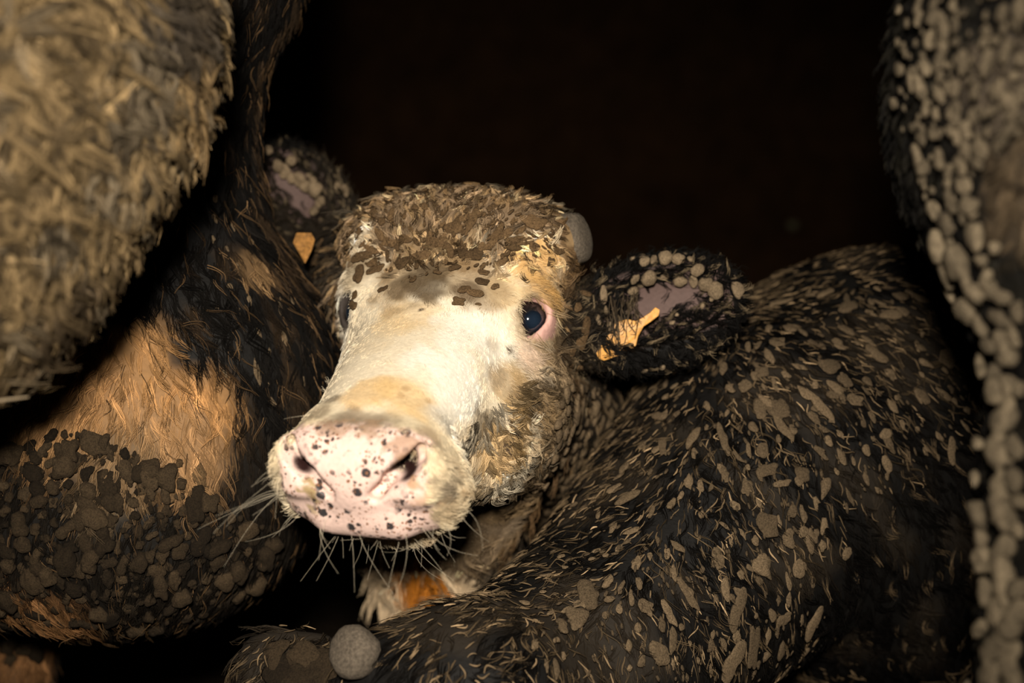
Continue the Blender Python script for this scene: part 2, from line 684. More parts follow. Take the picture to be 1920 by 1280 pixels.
# skull and face
sd_.ell(H(0, -0.055, -0.07), (0.112, 0.105, 0.088), HR, 0.03)
sd_.ell(H(0, -0.115, 0.0), (0.132, 0.062, 0.075), HR, 0.035)
sd_.cone(H(-0.075, -0.12, 0.01), H(0.075, -0.12, 0.01), 0.055, 0.055, 0.03)
sd_.ell(H(0, -0.04, -0.035), (0.10, 0.06, 0.045), HR, 0.03)
sd_.cone(H(-0.018, 0.0, -0.075), H(-0.014, 0.19, -0.066), 0.076, 0.051, 0.02)
sd_.cone(H(0.018, 0.0, -0.075), H(0.020, 0.19, -0.066), 0.076, 0.053, 0.02)
sd_.ell(H(0, 0.05, -0.13), (0.075, 0.13, 0.07), HR, 0.03)
for q in (-1, 1):
    sd_.ell(H(q * 0.072, 0.0, -0.14), (0.048, 0.10, 0.08), HR, 0.03)
    sd_.cone(H(q * 0.05, -0.03, -0.2), H(q * 0.025, 0.17, -0.135), 0.035, 0.03, 0.03)
    sd_.ell(H(q * 0.084, -0.062, -0.022), (0.038, 0.040, 0.030), HR, 0.02)
    # horn buds
    sd_.cone(H(q * 0.105, -0.125, 0.005), H(q * 0.122, -0.132, 0.012), 0.036, 0.030, 0.012)
# muzzle
MX, MD = 0.008, -0.009


def HM(u, w, d):
    return H(u + MX, w, d + MD)


for q in (-1, 1):
    sd_.cone(HM(q * 0.040, 0.204, -0.052), HM(q * 0.038, 0.230, -0.044), 0.038, 0.035, 0.015)
    sd_.ell(HM(q * 0.056, 0.220, -0.078), (0.036, 0.036, 0.044), HR, 0.015)
    sd_.ell(HM(q * 0.064, 0.240, -0.052), (0.021, 0.020, 0.032), HR, 0.010)
sd_.ell(HM(0, 0.232, -0.060), (0.058, 0.038, 0.050), HR, 0.012)
sd_.cone(HM(-0.032, 0.240, -0.098), HM(0.032, 0.240, -0.098), 0.024, 0.024, 0.012)
# mouth slit and chin
sd_.cone(HM(-0.05, 0.250, -0.134), HM(0.05, 0.250, -0.134), 0.012, 0.012, 0.006, True)
sd_.cone(HM(-0.02, 0.178, -0.138), HM(0.02, 0.178, -0.138), 0.032, 0.032, 0.02)
# nostrils
for q in (-1, 1):
    a = HM(q * 0.022, 0.268, -0.062)
    b = HM(q * 0.042, 0.264, -0.047)
    c = HM(q * 0.062, 0.250, -0.028)
    d = HM(q * 0.067, 0.242, -0.002)
    sd_.cone(a, b, 0.0070, 0.0105, 0.003, True)
    sd_.cone(b, c, 0.0105, 0.0085, 0.003, True)
    sd_.cone(a - HN * 0.012, c - HN * 0.014, 0.0075, 0.0085, 0.003, True)
    sd_.cone(c, d, 0.0080, 0.0035, 0.003, True)
    sd_.cone(b, HM(q * 0.038, 0.225, -0.036), 0.0110, 0.0125, 0.003, True)
    sd_.cone(HM(q * 0.038, 0.225, -0.036), HM(q * 0.032, 0.185, -0.046), 0.0125, 0.009, 0.003, True)
    sd_.ell(HM(q * 0.055, 0.252, -0.064), (0.020, 0.014, 0.012), HR, 0.008)
# eyes: lids, then the opening
for q in (-1, 1):
    e = EYE[q]
    out = unit(HL * q * 0.36 + HU * 0.45 + HN * 0.85)
    along = unit(HN * 0.9 - HU * 0.35)
    along = unit(along - (along @ out) * out)
    sd_.ell(e, (0.036, 0.030, 0.0275), np.stack([along, np.cross(out, along), out]), 0.012)
    sd_.cone(e + out * 0.026 - along * 0.006, e + out * 0.024 + along * 0.022, 0.0195, 0.006, 0.004, True)
    sd_.ell(e, (0.0225, 0.0225, 0.0225), None, 0.002, True)
# ears
EAR = {}
for q, ctr, tip, dep, face in ((1, (1225, 585), (1400, 545), 1.33, dirv(-0.15, -0.1, -1.0)),
                               (-1, (560, 378), (478, 290), 1.57, dirv(0.35, 0.25, -0.9))):
    c0 = P(*ctr, dep)
    a = unit(P(*tip, dep) - c0)
    face = unit(face - (face @ a) * a)
    b = np.cross(face, a)
    if b @ UP < 0:
        b = -b
    R = np.stack([a, b, face])
    EAR[q] = (c0, R)
    hl = 0.105 if q > 0 else 0.09
    sd_.ell(c0, (hl, 0.062, 0.034), R, 0.012)
    sd_.ell(c0 + face * 0.024 + a * 0.004 + b * 0.002, (hl - 0.018, 0.043, 0.034), R, 0.006, True)
    rt = H(q * 0.105, -0.10, -0.075)
    sd_.cone(rt, c0 - a * hl * 0.75 - face * 0.01, 0.045, 0.036, 0.02)
HERO = Surf(sd_, 2)
del sd_
hero = root('cow', (NB[0], 2.2, 0), 'pale-faced muddy cow with pink spotted muzzle looking at the camera', 'cow', 'cattle packed in the pen')

# ================================================================ the black animal standing on the right, head lowered
sd_ = Sdf((axis(-0.35, 1.75, 0.025, -0.3, 0.78, 0.008),
           axis(0.80, 2.75, 0.025, 0.82, 1.65, 0.008),
           axis(-0.03, 1.15, 0.025, 0.40, 1.1, 0.008)))
BS = P(1580, 900, 1.62)                       # shoulder
sd_.ell(BS, (0.27, 0.27, 0.29), None, 0.05)
sd_.ell(P(1660, 720, 1.62), (0.17, 0.2, 0.18), None, 0.06)
sd_.cone(P(1640, 850, 1.65), np.array([1.25, 2.3, 0.72]), 0.26, 0.25, 0.08)
sd_.cone(P(1440, 900, 1.48), P(1135, 1215, 1.28), 0.21, 0.13, 0.06)
sd_.cone(P(1135, 1215, 1.28), P(910, 1315, 1.16), 0.12, 0.095, 0.04)
sd_.ell(P(865, 1292, 1.13), (0.125, 0.09, 0.075), None, 0.03)
sd_.cone(P(880, 1330, 1.12), P(800, 1720, 1.0), 0.085, 0.06, 0.04)
sd_.ell(P(790, 1760, 0.99), (0.07, 0.06, 0.055), None, 0.03)
sd_.cone(P(885, 1450, 1.17), P(815, 1720, 1.04), 0.07, 0.04, 0.04)
sd_.cone(P(700, 1240, 1.10), P(668, 1224, 1.095), 0.030, 0.016, 0.010)
sd_.cone(P(1040, 1290, 1.13), P(1090, 1285, 1.12), 0.03, 0.024, 0.010)
BEAR = unit(P(500, 1235, 1.16) - P(660, 1290, 1.14))
_b = unit(np.cross(BEAR, dirv(0, -0.5, -0.8)))
sd_.ell(P(575, 1262, 1.15), (0.08, 0.045, 0.016), np.stack([BEAR, _b, np.cross(BEAR, _b)]), 0.012)
sd_.cone(P(720, 1310, 1.13), P(640, 1285, 1.14), 0.03, 0.022, 0.02)
for q in (-1, 1):
    leg(sd_, (0.50 + q * 0.12, 1.62 - q * 0.08, 0.55), (0.50 + q * 0.12, 1.58 - q * 0.08, 0.34), (0.50 + q * 0.12, 1.6 - q * 0.08, 0), 0.10, 0.05)
    leg(sd_, (1.25 + q * 0.1, 2.28 - q * 0.12, 0.6), (1.36 + q * 0.1, 2.36 - q * 0.12, 0.38), (1.31 + q * 0.1, 2.33 - q * 0.12, 0), 0.13, 0.05)
BLACK = Surf(sd_, 3)

# ================================================================ the black and tan animal on the left, beside the pale face
sd_ = Sdf((axis(-2.15, 0.25, 0.025, -0.85, -0.12, 0.008),
           axis(0.9, 1.95, 0.025, 0.95, 1.6, 0.008),
           axis(-0.03, 1.85, 0.025, 0.50, 1.36, 0.008)))
sd_.cone(P(230, 760, 1.47), np.array([-1.6, 1.55, 0.84]), 0.27, 0.29, 0.08)
sd_.ell(P(330, 830, 1.40), (0.18, 0.20, 0.20), None, 0.06)
sd_.ell(P(412, 690, 1.38), (0.125, 0.13, 0.14), None, 0.06)
sd_.ell(P(200, 960, 1.36), (0.20, 0.18, 0.13), None, 0.06)
sd_.cone(P(385, 620, 1.37), P(318, 330, 1.37), 0.115, 0.090, 0.05)
sd_.cone(P(318, 330, 1.37), P(412, -60, 1.36), 0.090, 0.075, 0.05)
sd_.cone(P(412, -60, 1.36), P(470, -330, 1.58), 0.098, 0.09, 0.05)
plain_head(sd_, P(480, -420, 1.6), P(800, -500, 1.85), 0.105)
for q in (-1, 1):
    leg(sd_, (-0.72, 1.46 + q * 0.13, 0.6), (-0.70, 1.44 + q * 0.12, 0.36), (-0.72, 1.44 + q * 0.12, 0), 0.10, 0.05)
    leg(sd_, (-1.62, 1.55 + q * 0.14, 0.72), (-1.78, 1.55 + q * 0.13, 0.42), (-1.72, 1.55 + q * 0.13, 0), 0.14, 0.052)
PIED = Surf(sd_, 3)

# ================================================================ the big tan animal close on the left
sd_ = Sdf((axis(-2.2, 0.05, 0.025, -0.50, -0.04, 0.007),
           axis(0.45, 1.35, 0.025, 0.55, 1.1, 0.007),
           axis(-0.03, 2.0, 0.025, 0.75, 1.35, 0.007)))
sd_.ell(P(-135, 285, 0.90), (0.140, 0.16, 0.185), None, 0.04)
sd_.ell(P(50, 225, 0.90), (0.085, 0.15, 0.125), None, 0.04)
sd_.ell(P(172, 55, 0.91), (0.073, 0.13, 0.127), None, 0.04)
sd_.cone(P(-270, 330, 0.93), np.array([-1.75, 0.95, 1.05]), 0.17, 0.30, 0.07)
sd_.ell(np.array([-0.86, 0.93, 0.97]), (0.28, 0.22, 0.27), None, 0.07)
sd_.cone(P(78, 60, 0.93), P(115, -420, 0.97), 0.115, 0.11, 0.06)
plain_head(sd_, P(200, -600, 1.0), P(640, -700, 1.25), 0.105)
for q in (-1, 1):
    leg(sd_, (-0.70, 0.92 + q * 0.14, 0.78), (-0.68, 0.9 + q * 0.13, 0.44), (-0.70, 0.9 + q * 0.13, 0), 0.11, 0.055)
    leg(sd_, (-1.75, 0.90 + q * 0.15, 0.9), (-1.93, 0.90 + q * 0.14, 0.5), (-1.87, 0.90 + q * 0.14, 0), 0.16, 0.058)
TAN = Surf(sd_, 3)

# ================================================================ the hindquarters close on the right
sd_ = Sdf((axis(0.12, 2.2, 0.025, 0.16, 0.5, 0.007),
           axis(0.45, 1.35, 0.025, 0.5, 1.0, 0.007),
           axis(-0.03, 1.5, 0.025, 0.55, 1.3, 0.007)))
sd_.cone(P(2098, 40, 0.82), P(2140, 420, 0.82), 0.118, 0.105, 0.05)
sd_.cone(P(2140, 420, 0.82), P(2112, 880, 0.82), 0.100, 0.080, 0.05)
sd_.cone(P(2105, 880, 0.82), P(2045, 1330, 0.82), 0.080, 0.072, 0.04)
sd_.ell(P(2270, 100, 0.90), (0.16, 0.19, 0.19), None, 0.06)
sd_.cone(P(2250, 160, 0.92), np.array([1.75, 0.98, 0.98]), 0.24, 0.27, 0.08)
hk = P(2045, 1330, 0.82)
sd_.cone(hk, (hk[0] + 0.03, hk[1], 0.13), 0.055, 0.040, 0.03)
sd_.cone((hk[0] + 0.03, hk[1], 0.13), (hk[0] + 0.03, hk[1], 0.045), 0.043, 0.058, 0.02)
leg(sd_, (0.62, 1.08, 0.85), (0.55, 1.1, 0.5), (0.58, 1.1, 0), 0.15, 0.055)
for q in (-1, 1):
    leg(sd_, (1.62, 0.97 + q * 0.14, 0.8), (1.64, 0.96 + q * 0.13, 0.42), (1.62, 0.97 + q * 0.13, 0), 0.11, 0.055)
sd_.cone(np.array([1.75, 0.98, 1.1]), np.array([2.0, 0.98, 1.3]), 0.17, 0.12, 0.06)
plain_head(sd_, np.array([2.0, 0.98, 1.36]), np.array([2.16, 0.98, 1.1]), 0.1)
HIND = Surf(sd_, 3)
del sd_

black = root('cow', (0.65, 1.8, 0), 'black shaggy cow flecked with dried mud, head lowered below the pale face', 'cow', 'cattle packed in the pen')
pied = root('cow', (-0.9, 1.5, 0), 'black cow with a tan chest patch and cloddy brisket behind the blurred cow', 'cow', 'cattle packed in the pen')
tan = root('cow', (-1.0, 0.86, 0), 'blurred close cow with matted tan coat in the upper left corner', 'cow', 'cattle packed in the pen')
hind = root('cow', (1.2, 0.98, 0), 'blurred close cow hindquarters crusted with mud clods at the right edge', 'cow', 'cattle packed in the pen')

# ================================================================ coats, hair, mud
def sstep(a, b, x):
    t = np.clip((x - a) / (b - a), 0, 1)
    return t * t * (3 - 2 * t)


def mixc(c, col, f):
    return c * (1 - f[:, None]) + np.asarray(col) * f[:, None]


def patches(surf, rows):
    """coat patches: (picture x, y where it lies, radius in m, colour, strength) -> points on the skin"""
    out = []
    for px, py, r, col, st in rows:
        h, _ = surf.hit(px, py)
        if h is not None:
            out.append((h, r, np.array(col), st))
    return out


def put_patches(p, c, rows, edge=0.35, nscale=0.012):
    nz = noise(p, nscale) * 0.5 + noise(p, nscale * 3, 1) * 0.5
    for h, r, col, st in rows:
        d = np.linalg.norm(p - h, axis=1) / r + edge * nz
        c = mixc(c, col, st * (1 - sstep(0.6, 1.15, d)))
    return c


def mud_col(c):
    return lambda p: np.repeat(np.array([c]), len(p), 0)


def fur_pass(surf, weight, guides, per, length, flow, colour, rad=0.0004, lift=0.35, curl=0.25, wild=0.25, spread=0.006,
             tip=0.3, jit=0.15, droop=0.0, wave=3.0, keep=None, var=0.25, tipcol=None, tipf=0.0, solid=False, sink=0.0005):
    p, n = surf.scatter(guides, weight)
    if keep is not None:
        ok = keep(p, n)
        p, n = p[ok], n[ok]
    L = length(p) if callable(length) else np.full(len(p), float(length))
    g = grow(p - n * sink, n, flow, L, 5, lift, curl, wild, droop, wave)
    base = colour(p)
    base = base * np.exp(RNG.normal(0, var, (len(p), 1)))
    h = strands(g, n, per, spread, tip, jit)
    c = np.repeat(base, per, 0) * np.exp(RNG.normal(0, var * 0.6, (len(h), 1)))
    c = np.repeat(c[:, None, :], 5, 1)
    if tipcol is not None:
        t = np.linspace(0, 1, 5)[None, :, None]
        f = np.repeat((RNG.random(len(p)) < tipf).astype(float), per)[:, None, None] * sstep(0.2, 0.7, t)
        tc = np.asarray(tipcol) * np.exp(RNG.normal(0, 0.3, (len(h), 1, 1)))
        c = c * (1 - f) + tc * f
    r = taper(len(h), 5, rad * RNG.uniform(0.7, 1.3, len(h)), *((0.5, 0.35, 0.5) if solid else (0.9, 0.3, 0.35)))
    return h, r, c


def add_fur(name, passes, m, parent, **kw):
    return add_hair(name, np.concatenate([q[0] for q in passes]), np.concatenate([q[1] for q in passes]),
                    np.concatenate([q[2] for q in passes]), m, parent, **kw)


def ctrl(surf, rows):
    out = []
    for px, py, dx, dy in rows:
        h, n = surf.hit(px, py)
        if h is not None:
            out.append((h, dirv(dx, dy)))
    return out


def clods_at(surf, parent, rows, m, kind='plain', thick=0.55, prefer=None, sink=0.25, over=0.0):
    """rows of (x, y, half width, half height) in picture pixels: a clod stuck on the skin seen there"""
    for x, y, a, b in rows:
        h, n = surf.hit(x, y)
        if h is None or (prefer and not prefer(h)):
            q = surf.bvh.find_nearest(Vector(P(x, y, prefer.depth if prefer else 1.35)))
            h, n = np.array(q[0]), np.array(q[1])
            if n @ (CAM - h) < 0:
                n = -n
        dep = (h - CAM) @ FWD
        k = dep / FPX
        t = dirv(random.gauss(0, 0.15) + (1 if a >= b else 0), random.gauss(0, 0.15) + (0 if a >= b else 1))
        l, w = max(a, b) * k, min(a, b) * k
        add_clod(parent, h, n, t, l, w, w * thick * random.uniform(0.8, 1.2), m, kind, sink, over=over)


def hidden(x, y, h, others):
    for o in others:
        g, _ = o.hit(x, y)
        if g is not None and (g - CAM) @ FWD < (h - CAM) @ FWD + 0.06:
            return True
    return False


def clods_random(surf, parent, poly, n, gap, size, m, flow=None, asp=(1.0, 2.2), thick=0.55, mass=0, mass_size=(3, 6), kind='plain', over=0.0, behind=()):
    pts = spaced(poly, n, gap)
    for x, y in pts:
        h, nn = surf.hit(x, y)
        if h is None or hidden(x, y, h, behind):
            continue
        k = ((h - CAM) @ FWD) / FPX
        t = flow(h[None], nn[None])[0] if flow else dirv(random.gauss(0, 1), random.gauss(0, 1))
        t = unit(t + RNG.normal(0, 0.3, 3))
        w = size[0] * (size[1] / size[0]) ** (random.random() ** 1.6) * k
        add_clod(parent, h, nn, t, w * random.uniform(*asp), w, w * thick * random.uniform(0.7, 1.3), m, kind, 0.2, over=over)
    if mass:
        items = []
        for _ in range(mass):
            x, y = px_in(poly)
            h, nn = surf.hit(x, y)
            if h is None:
                continue
            k = ((h - CAM) @ FWD) / FPX
            t = flow(h[None], nn[None])[0] if flow else dirv(random.gauss(0, 1), random.gauss(0, 1))
            w = random.uniform(*mass_size) * k
            items.append((h + nn * (0.002 + over), nn, unit(t + RNG.normal(0, 0.2, 3)), w * random.uniform(*asp), w, w * thick))
        clod_mass('mud_crumbs', parent, items, m)


# ---------------------------------------------------------------- pale animal
CREAM, WHITE, TANC = np.array([0.82, 0.71, 0.53]), np.array([0.92, 0.87, 0.76]), np.array([0.50, 0.30, 0.11])
MUDB, MUDG, INK = np.array([0.125, 0.070, 0.030]), np.array([0.085, 0.067, 0.045]), np.array([0.0048, 0.0042, 0.0037])
PINK = np.array([0.80, 0.58, 0.51])
H_PATCH = patches(HERO, [
    (690, 735, 0.030, (0.70, 0.46, 0.20), 0.7), (770, 745, 0.034, (0.72, 0.48, 0.21), 0.7), (622, 748, 0.009, (0.16, 0.12, 0.08), 0.7),
    (600, 775, 0.016, (0.2, 0.15, 0.1), 0.6), (650, 790, 0.022, (0.28, 0.20, 0.13), 0.6), (720, 795, 0.022, (0.24, 0.18, 0.12), 0.5),
    (790, 830, 0.018, (0.28, 0.18, 0.1), 0.6), (560, 800, 0.016, (0.22, 0.16, 0.1), 0.6),
    (770, 590, 0.04, (0.78, 0.55, 0.27), 0.6), (700, 640, 0.03, (0.74, 0.60, 0.40), 0.5), (850, 700, 0.05, WHITE, 0.9), (870, 620, 0.035, WHITE, 0.8),
    (1000, 500, 0.035, (0.62, 0.38, 0.14), 0.85), (1030, 545, 0.022, (0.60, 0.36, 0.13), 0.8), (950, 540, 0.022, (0.66, 0.48, 0.25), 0.6),
    (760, 520, 0.055, (0.30, 0.20, 0.10), 0.75), (880, 525, 0.045, (0.30, 0.20, 0.10), 0.7), (690, 500, 0.03, (0.32, 0.24, 0.14), 0.6),
    (800, 535, 0.036, (0.085, 0.058, 0.032), 0.85), (870, 545, 0.02, (0.12, 0.08, 0.045), 0.8), (745, 540, 0.02, (0.13, 0.09, 0.05), 0.7),
    (925, 645, 0.011, (0.34, 0.25, 0.16), 0.4), (955, 655, 0.008, (0.08, 0.05, 0.03), 0.9),
    (985, 660, 0.024, (0.80, 0.62, 0.48), 0.8), (1005, 700, 0.018, (0.74, 0.58, 0.40), 0.7), (960, 720, 0.034, (0.50, 0.34, 0.16), 0.7), (932, 700, 0.016, (0.26, 0.18, 0.10), 0.45), (970, 760, 0.02, (0.25, 0.17, 0.09), 0.7),
    (900, 790, 0.022, (0.15, 0.11, 0.065), 0.8), (950, 830, 0.045, (0.50, 0.31, 0.12), 0.8), (900, 860, 0.025, (0.40, 0.27, 0.13), 0.6),
    (955, 795, 0.008, (0.06, 0.05, 0.04), 0.9), (935, 830, 0.006, (0.06, 0.04, 0.03), 0.9), (900, 920, 0.03, (0.26, 0.18, 0.09), 0.8),
    (1010, 760, 0.03, (0.30, 0.20, 0.10), 0.8), (985, 900, 0.03, (0.22, 0.15, 0.08), 0.85), (940, 960, 0.04, (0.20, 0.135, 0.07), 0.9),
    (752, 742, 0.005, (0.45, 0.29, 0.14), 0.7), (762, 728, 0.005, (0.45, 0.29, 0.14), 0.7), (803, 752, 0.005, (0.5, 0.34, 0.18), 0.6),
    (790, 580, 0.003, (0.05, 0.03, 0.02), 1), (640, 600, 0.016, (0.16, 0.12, 0.08), 0.7), (660, 640, 0.012, (0.3, 0.24, 0.17), 0.7),
    (815, 1000, 0.02, (0.42, 0.30, 0.17), 0.7), (835, 920, 0.018, (0.22, 0.17, 0.12), 0.7), (825, 960, 0.018, (0.30, 0.22, 0.13), 0.7), (845, 870, 0.018, (0.34, 0.27, 0.18), 0.6),
    (540, 960, 0.02, (0.42, 0.36, 0.24), 0.6), (525, 890, 0.018, (0.42, 0.35, 0.24), 0.6), (640, 785, 0.02, (0.16, 0.12, 0.08), 0.6), (615, 800, 0.014, (0.16, 0.12, 0.08), 0.6), (690, 790, 0.02, (0.2, 0.15, 0.1), 0.6),
])


def pad_mask(p, n=None):
    h = Hc(p) - np.array([MX, 0, MD])
    m = sstep(0.224, 0.238, h[:, 1] + 0.004 * noise(p, 0.006)) * (1 - sstep(0.064, 0.076, np.abs(h[:, 0]) + 0.003 * noise(p, 0.005, 1)))
    m = m * sstep(-0.126, -0.118, h[:, 2])
    m = m * (1 - sstep(-0.012, -0.003, h[:, 2] + 0.004 * noise(p, 0.008)))
    return m


def ear_coord(p, q):
    c0, R = EAR[q]
    return (p - c0) @ R.T


def hero_coat(p):
    h = Hc(p)
    nz = noise(p, 0.02) * 0.012 + noise(p, 0.006, 1) * 0.006
    c = np.repeat(CREAM[None], len(p), 0)
    c = mixc(c, WHITE, 0.6 * sstep(0.3, 0.8, noise(p, 0.05, 2)))
    c = mixc(c, (0.58, 0.47, 0.30), sstep(0.18, 0.21, h[:, 1]) * 0.7)                     # muzzle hair
    c = mixc(c, (0.30, 0.195, 0.095), sstep(0.095, 0.12, h[:, 0] + nz) * 0.85)               # side of the head
    c = mixc(c, (0.16, 0.10, 0.048), sstep(0.155, 0.195, -h[:, 2] + nz) * 0.9)             # jaw
    cw = -h[:, 1] + nz * 1.6 - 0.30 * np.abs(h[:, 0])
    c = mixc(c, MUDB, sstep(0.018, 0.046, cw) * 0.9)                            # crown
    c = mixc(c, (0.30, 0.20, 0.10), sstep(0.4, 0.9, noise(p, 0.008, 2)) * sstep(0.02, 0.05, cw) * 0.8)
    c = mixc(c, MUDG, sstep(0.118, 0.14, -h[:, 1] + nz))
    c = put_patches(p, c, H_PATCH)
    e1 = ear_coord(p, 1)
    c = mixc(c, (0.020, 0.015, 0.010), sstep(0.122, 0.137, h[:, 0] + 0.3 * nz) * (1 - sstep(-0.03, 0.0, h[:, 2] * 1.0)))
    c = mixc(c, INK, sstep(-0.085, -0.060, e1[:, 0] + nz) * (np.abs(e1[:, 1]) < 0.10) * (np.abs(e1[:, 2]) < 0.08))
    e2 = ear_coord(p, -1)
    c = mixc(c, INK, sstep(-0.10, -0.07, e2[:, 0]) * (np.abs(e2[:, 1]) < 0.09) * (np.abs(e2[:, 2]) < 0.08))
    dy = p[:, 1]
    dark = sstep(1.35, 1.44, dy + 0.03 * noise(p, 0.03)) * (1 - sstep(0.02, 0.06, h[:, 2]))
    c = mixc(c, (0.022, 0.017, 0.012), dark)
    low = sstep(0.80, 0.77, p[:, 2]) * (dy > 1.36) * (dy < 1.75)
    b = proj(p)
    br = np.linalg.norm(p - BRK, axis=1)
    c = mixc(c, (0.60, 0.46, 0.30), low * (1 - sstep(0.13, 0.17, br)))
    c = mixc(c, (0.42, 0.15, 0.018), (1 - sstep(0.035, 0.055, np.linalg.norm(p - BRK_O, axis=1) + 0.5 * nz)) * low)
    return c


BRK_O = HERO.hit(790, 1095)[0]
BRK_O = BRK if BRK_O is None else BRK_O
mh, nt, bs, hs, at, tc = mat_hide('pale_hide')
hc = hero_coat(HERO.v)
pm = pad_mask(HERO.v, HERO.n)
hh = Hc(HERO.v)
hc = mixc(hc, PINK, pm)
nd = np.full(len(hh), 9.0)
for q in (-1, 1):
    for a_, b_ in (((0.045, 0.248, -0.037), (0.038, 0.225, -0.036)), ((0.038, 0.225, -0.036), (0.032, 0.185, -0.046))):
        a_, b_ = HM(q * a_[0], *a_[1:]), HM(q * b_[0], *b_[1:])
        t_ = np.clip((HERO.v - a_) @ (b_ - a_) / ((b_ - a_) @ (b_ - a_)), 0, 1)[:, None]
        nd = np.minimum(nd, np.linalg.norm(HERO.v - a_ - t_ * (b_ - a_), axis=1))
hc = mixc(hc, (0.022, 0.007, 0.006), 1 - sstep(0.0135, 0.0175, nd))  # dark mucosa, painted near black to stand for shade inside the nostrils
pp = patches(HERO, [(690, 808, 0.016, (0.30, 0.18, 0.1), 0.6), (760, 835, 0.016, (0.32, 0.19, 0.11), 0.7), (610, 800, 0.012, (0.28, 0.17, 0.1), 0.6),
                    (582, 925, 0.010, (0.33, 0.24, 0.10), 0.9), (588, 955, 0.008, (0.4, 0.3, 0.15), 0.8), (770, 905, 0.008, (0.5, 0.27, 0.12), 0.7),
                    (800, 940, 0.012, (0.55, 0.33, 0.2), 0.6), (812, 905, 0.009, (0.25, 0.18, 0.13), 0.7), (640, 800, 0.010, (0.32, 0.2, 0.12), 0.6)])
hc = put_patches(HERO.v, hc, pp, 0.9, 0.0035)
for q in (-1, 1):
    de = np.linalg.norm(HERO.v - EYE[q], axis=1)
    lid = (1 - sstep(0.030, 0.037, de))
    hc = mixc(hc, (0.72, 0.42, 0.36) if q > 0 else (0.05, 0.04, 0.035), lid)
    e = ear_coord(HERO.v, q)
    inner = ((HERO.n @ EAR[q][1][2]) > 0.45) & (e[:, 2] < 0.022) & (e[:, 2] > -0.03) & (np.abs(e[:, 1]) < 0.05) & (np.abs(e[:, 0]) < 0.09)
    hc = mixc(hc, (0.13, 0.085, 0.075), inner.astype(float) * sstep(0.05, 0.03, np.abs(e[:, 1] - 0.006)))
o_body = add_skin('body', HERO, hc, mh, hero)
pa = o_body.data.attributes.new('pad', 'FLOAT', 'POINT')
pa.data.foreach_set('value', (pm * sstep(0.016, 0.022, nd)).astype(np.float32))
# pigment spots of the nose skin
atp = node(nt, 'ShaderNodeAttribute', attribute_name='pad')
nzt = node(nt, 'ShaderNodeTexNoise', Scale=260.0, Detail=2.0)
vadd = node(nt, 'ShaderNodeVectorMath', operation='MULTIPLY_ADD')
vadd.inputs[1].default_value = (0.0035, 0.0035, 0.0035)
nt.links.new(tc.outputs['Object'], nzt.inputs['Vector'])
nt.links.new(nzt.outputs['Color'], vadd.inputs[0])
nt.links.new(tc.outputs['Object'], vadd.inputs[2])


dn = node(nt, 'ShaderNodeTexNoise', Scale=38.0, Detail=1.0)
nt.links.new(tc.outputs['Object'], dn.inputs['Vector'])
dr = node(nt, 'ShaderNodeMapRange')
dr.inputs['From Min'].default_value = 0.34
dr.inputs['From Max'].default_value = 0.44
nt.links.new(dn.outputs['Fac'], dr.inputs['Value'])
dm = node(nt, 'ShaderNodeMath', operation='MULTIPLY')
nt.links.new(dr.outputs[0], dm.inputs[0])
nt.links.new(atp.outputs['Fac'], dm.inputs[1])


def spots(scale, lo, hi, frac, colr, prev, density=None):
    vo = node(nt, 'ShaderNodeTexVoronoi', Scale=scale)
    nt.links.new(vadd.outputs[0], vo.inputs['Vector'])
    sp = node(nt, 'ShaderNodeSeparateColor')
    nt.links.new(vo.outputs['Color'], sp.inputs[0])
    th = node(nt, 'ShaderNodeMapRange')
    th.inputs['From Min'].default_value = frac
    th.inputs['From Max'].default_value = 1.0
    th.inputs['To Min'].default_value = 0.0
    th.inputs['To Max'].default_value = hi
    nt.links.new(sp.outputs[0], th.inputs['Value'])
    sb = node(nt, 'ShaderNodeMath', operation='SUBTRACT')
    nt.links.new(th.outputs[0], sb.inputs[0])
    nt.links.new(vo.outputs['Distance'], sb.inputs[1])
    mk = node(nt, 'ShaderNodeMapRange')
    mk.inputs['From Min'].default_value = -0.02
    mk.inputs['From Max'].default_value = 0.10
    nt.links.new(sb.outputs[0], mk.inputs['Value'])
    ml = node(nt, 'ShaderNodeMath', operation='MULTIPLY')
    nt.links.new(mk.outputs[0], ml.inputs[0])
    nt.links.new(dm.outputs[0], ml.inputs[1])
    mx = node(nt, 'ShaderNodeMix', data_type='RGBA')
    mx.inputs['B'].default_value = (*colr, 1)
    nt.links.new(ml.outputs[0], mx.inputs['Factor'])
    nt.links.new(prev, mx.inputs['A'])
    return mx.outputs['Result']


c0 = spots(190.0, 0, 0.70, 0.55, (0.06, 0.045, 0.042), hs.outputs['Color'])
c1 = spots(110.0, 0, 0.60, 0.45, (0.045, 0.04, 0.042), c0)
c2 = spots(360.0, 0, 0.62, 0.50, (0.25, 0.12, 0.065), c1)
nt.links.new(c2, bs.inputs['Base Color'])
rm = node(nt, 'ShaderNodeMapRange')
rm.inputs['To Min'].default_value = 0.7
rm.inputs['To Max'].default_value = 0.42
nt.links.new(atp.outputs['Fac'], rm.inputs['Value'])
nt.links.new(rm.outputs[0], bs.inputs['Roughness'])

HW = HERO.view_weight(0.02, 150)
hcen = Hc(HERO.cen)
FACE = (HERO.cen[:, 1] < 1.5) & (hcen[:, 1] > -0.2)


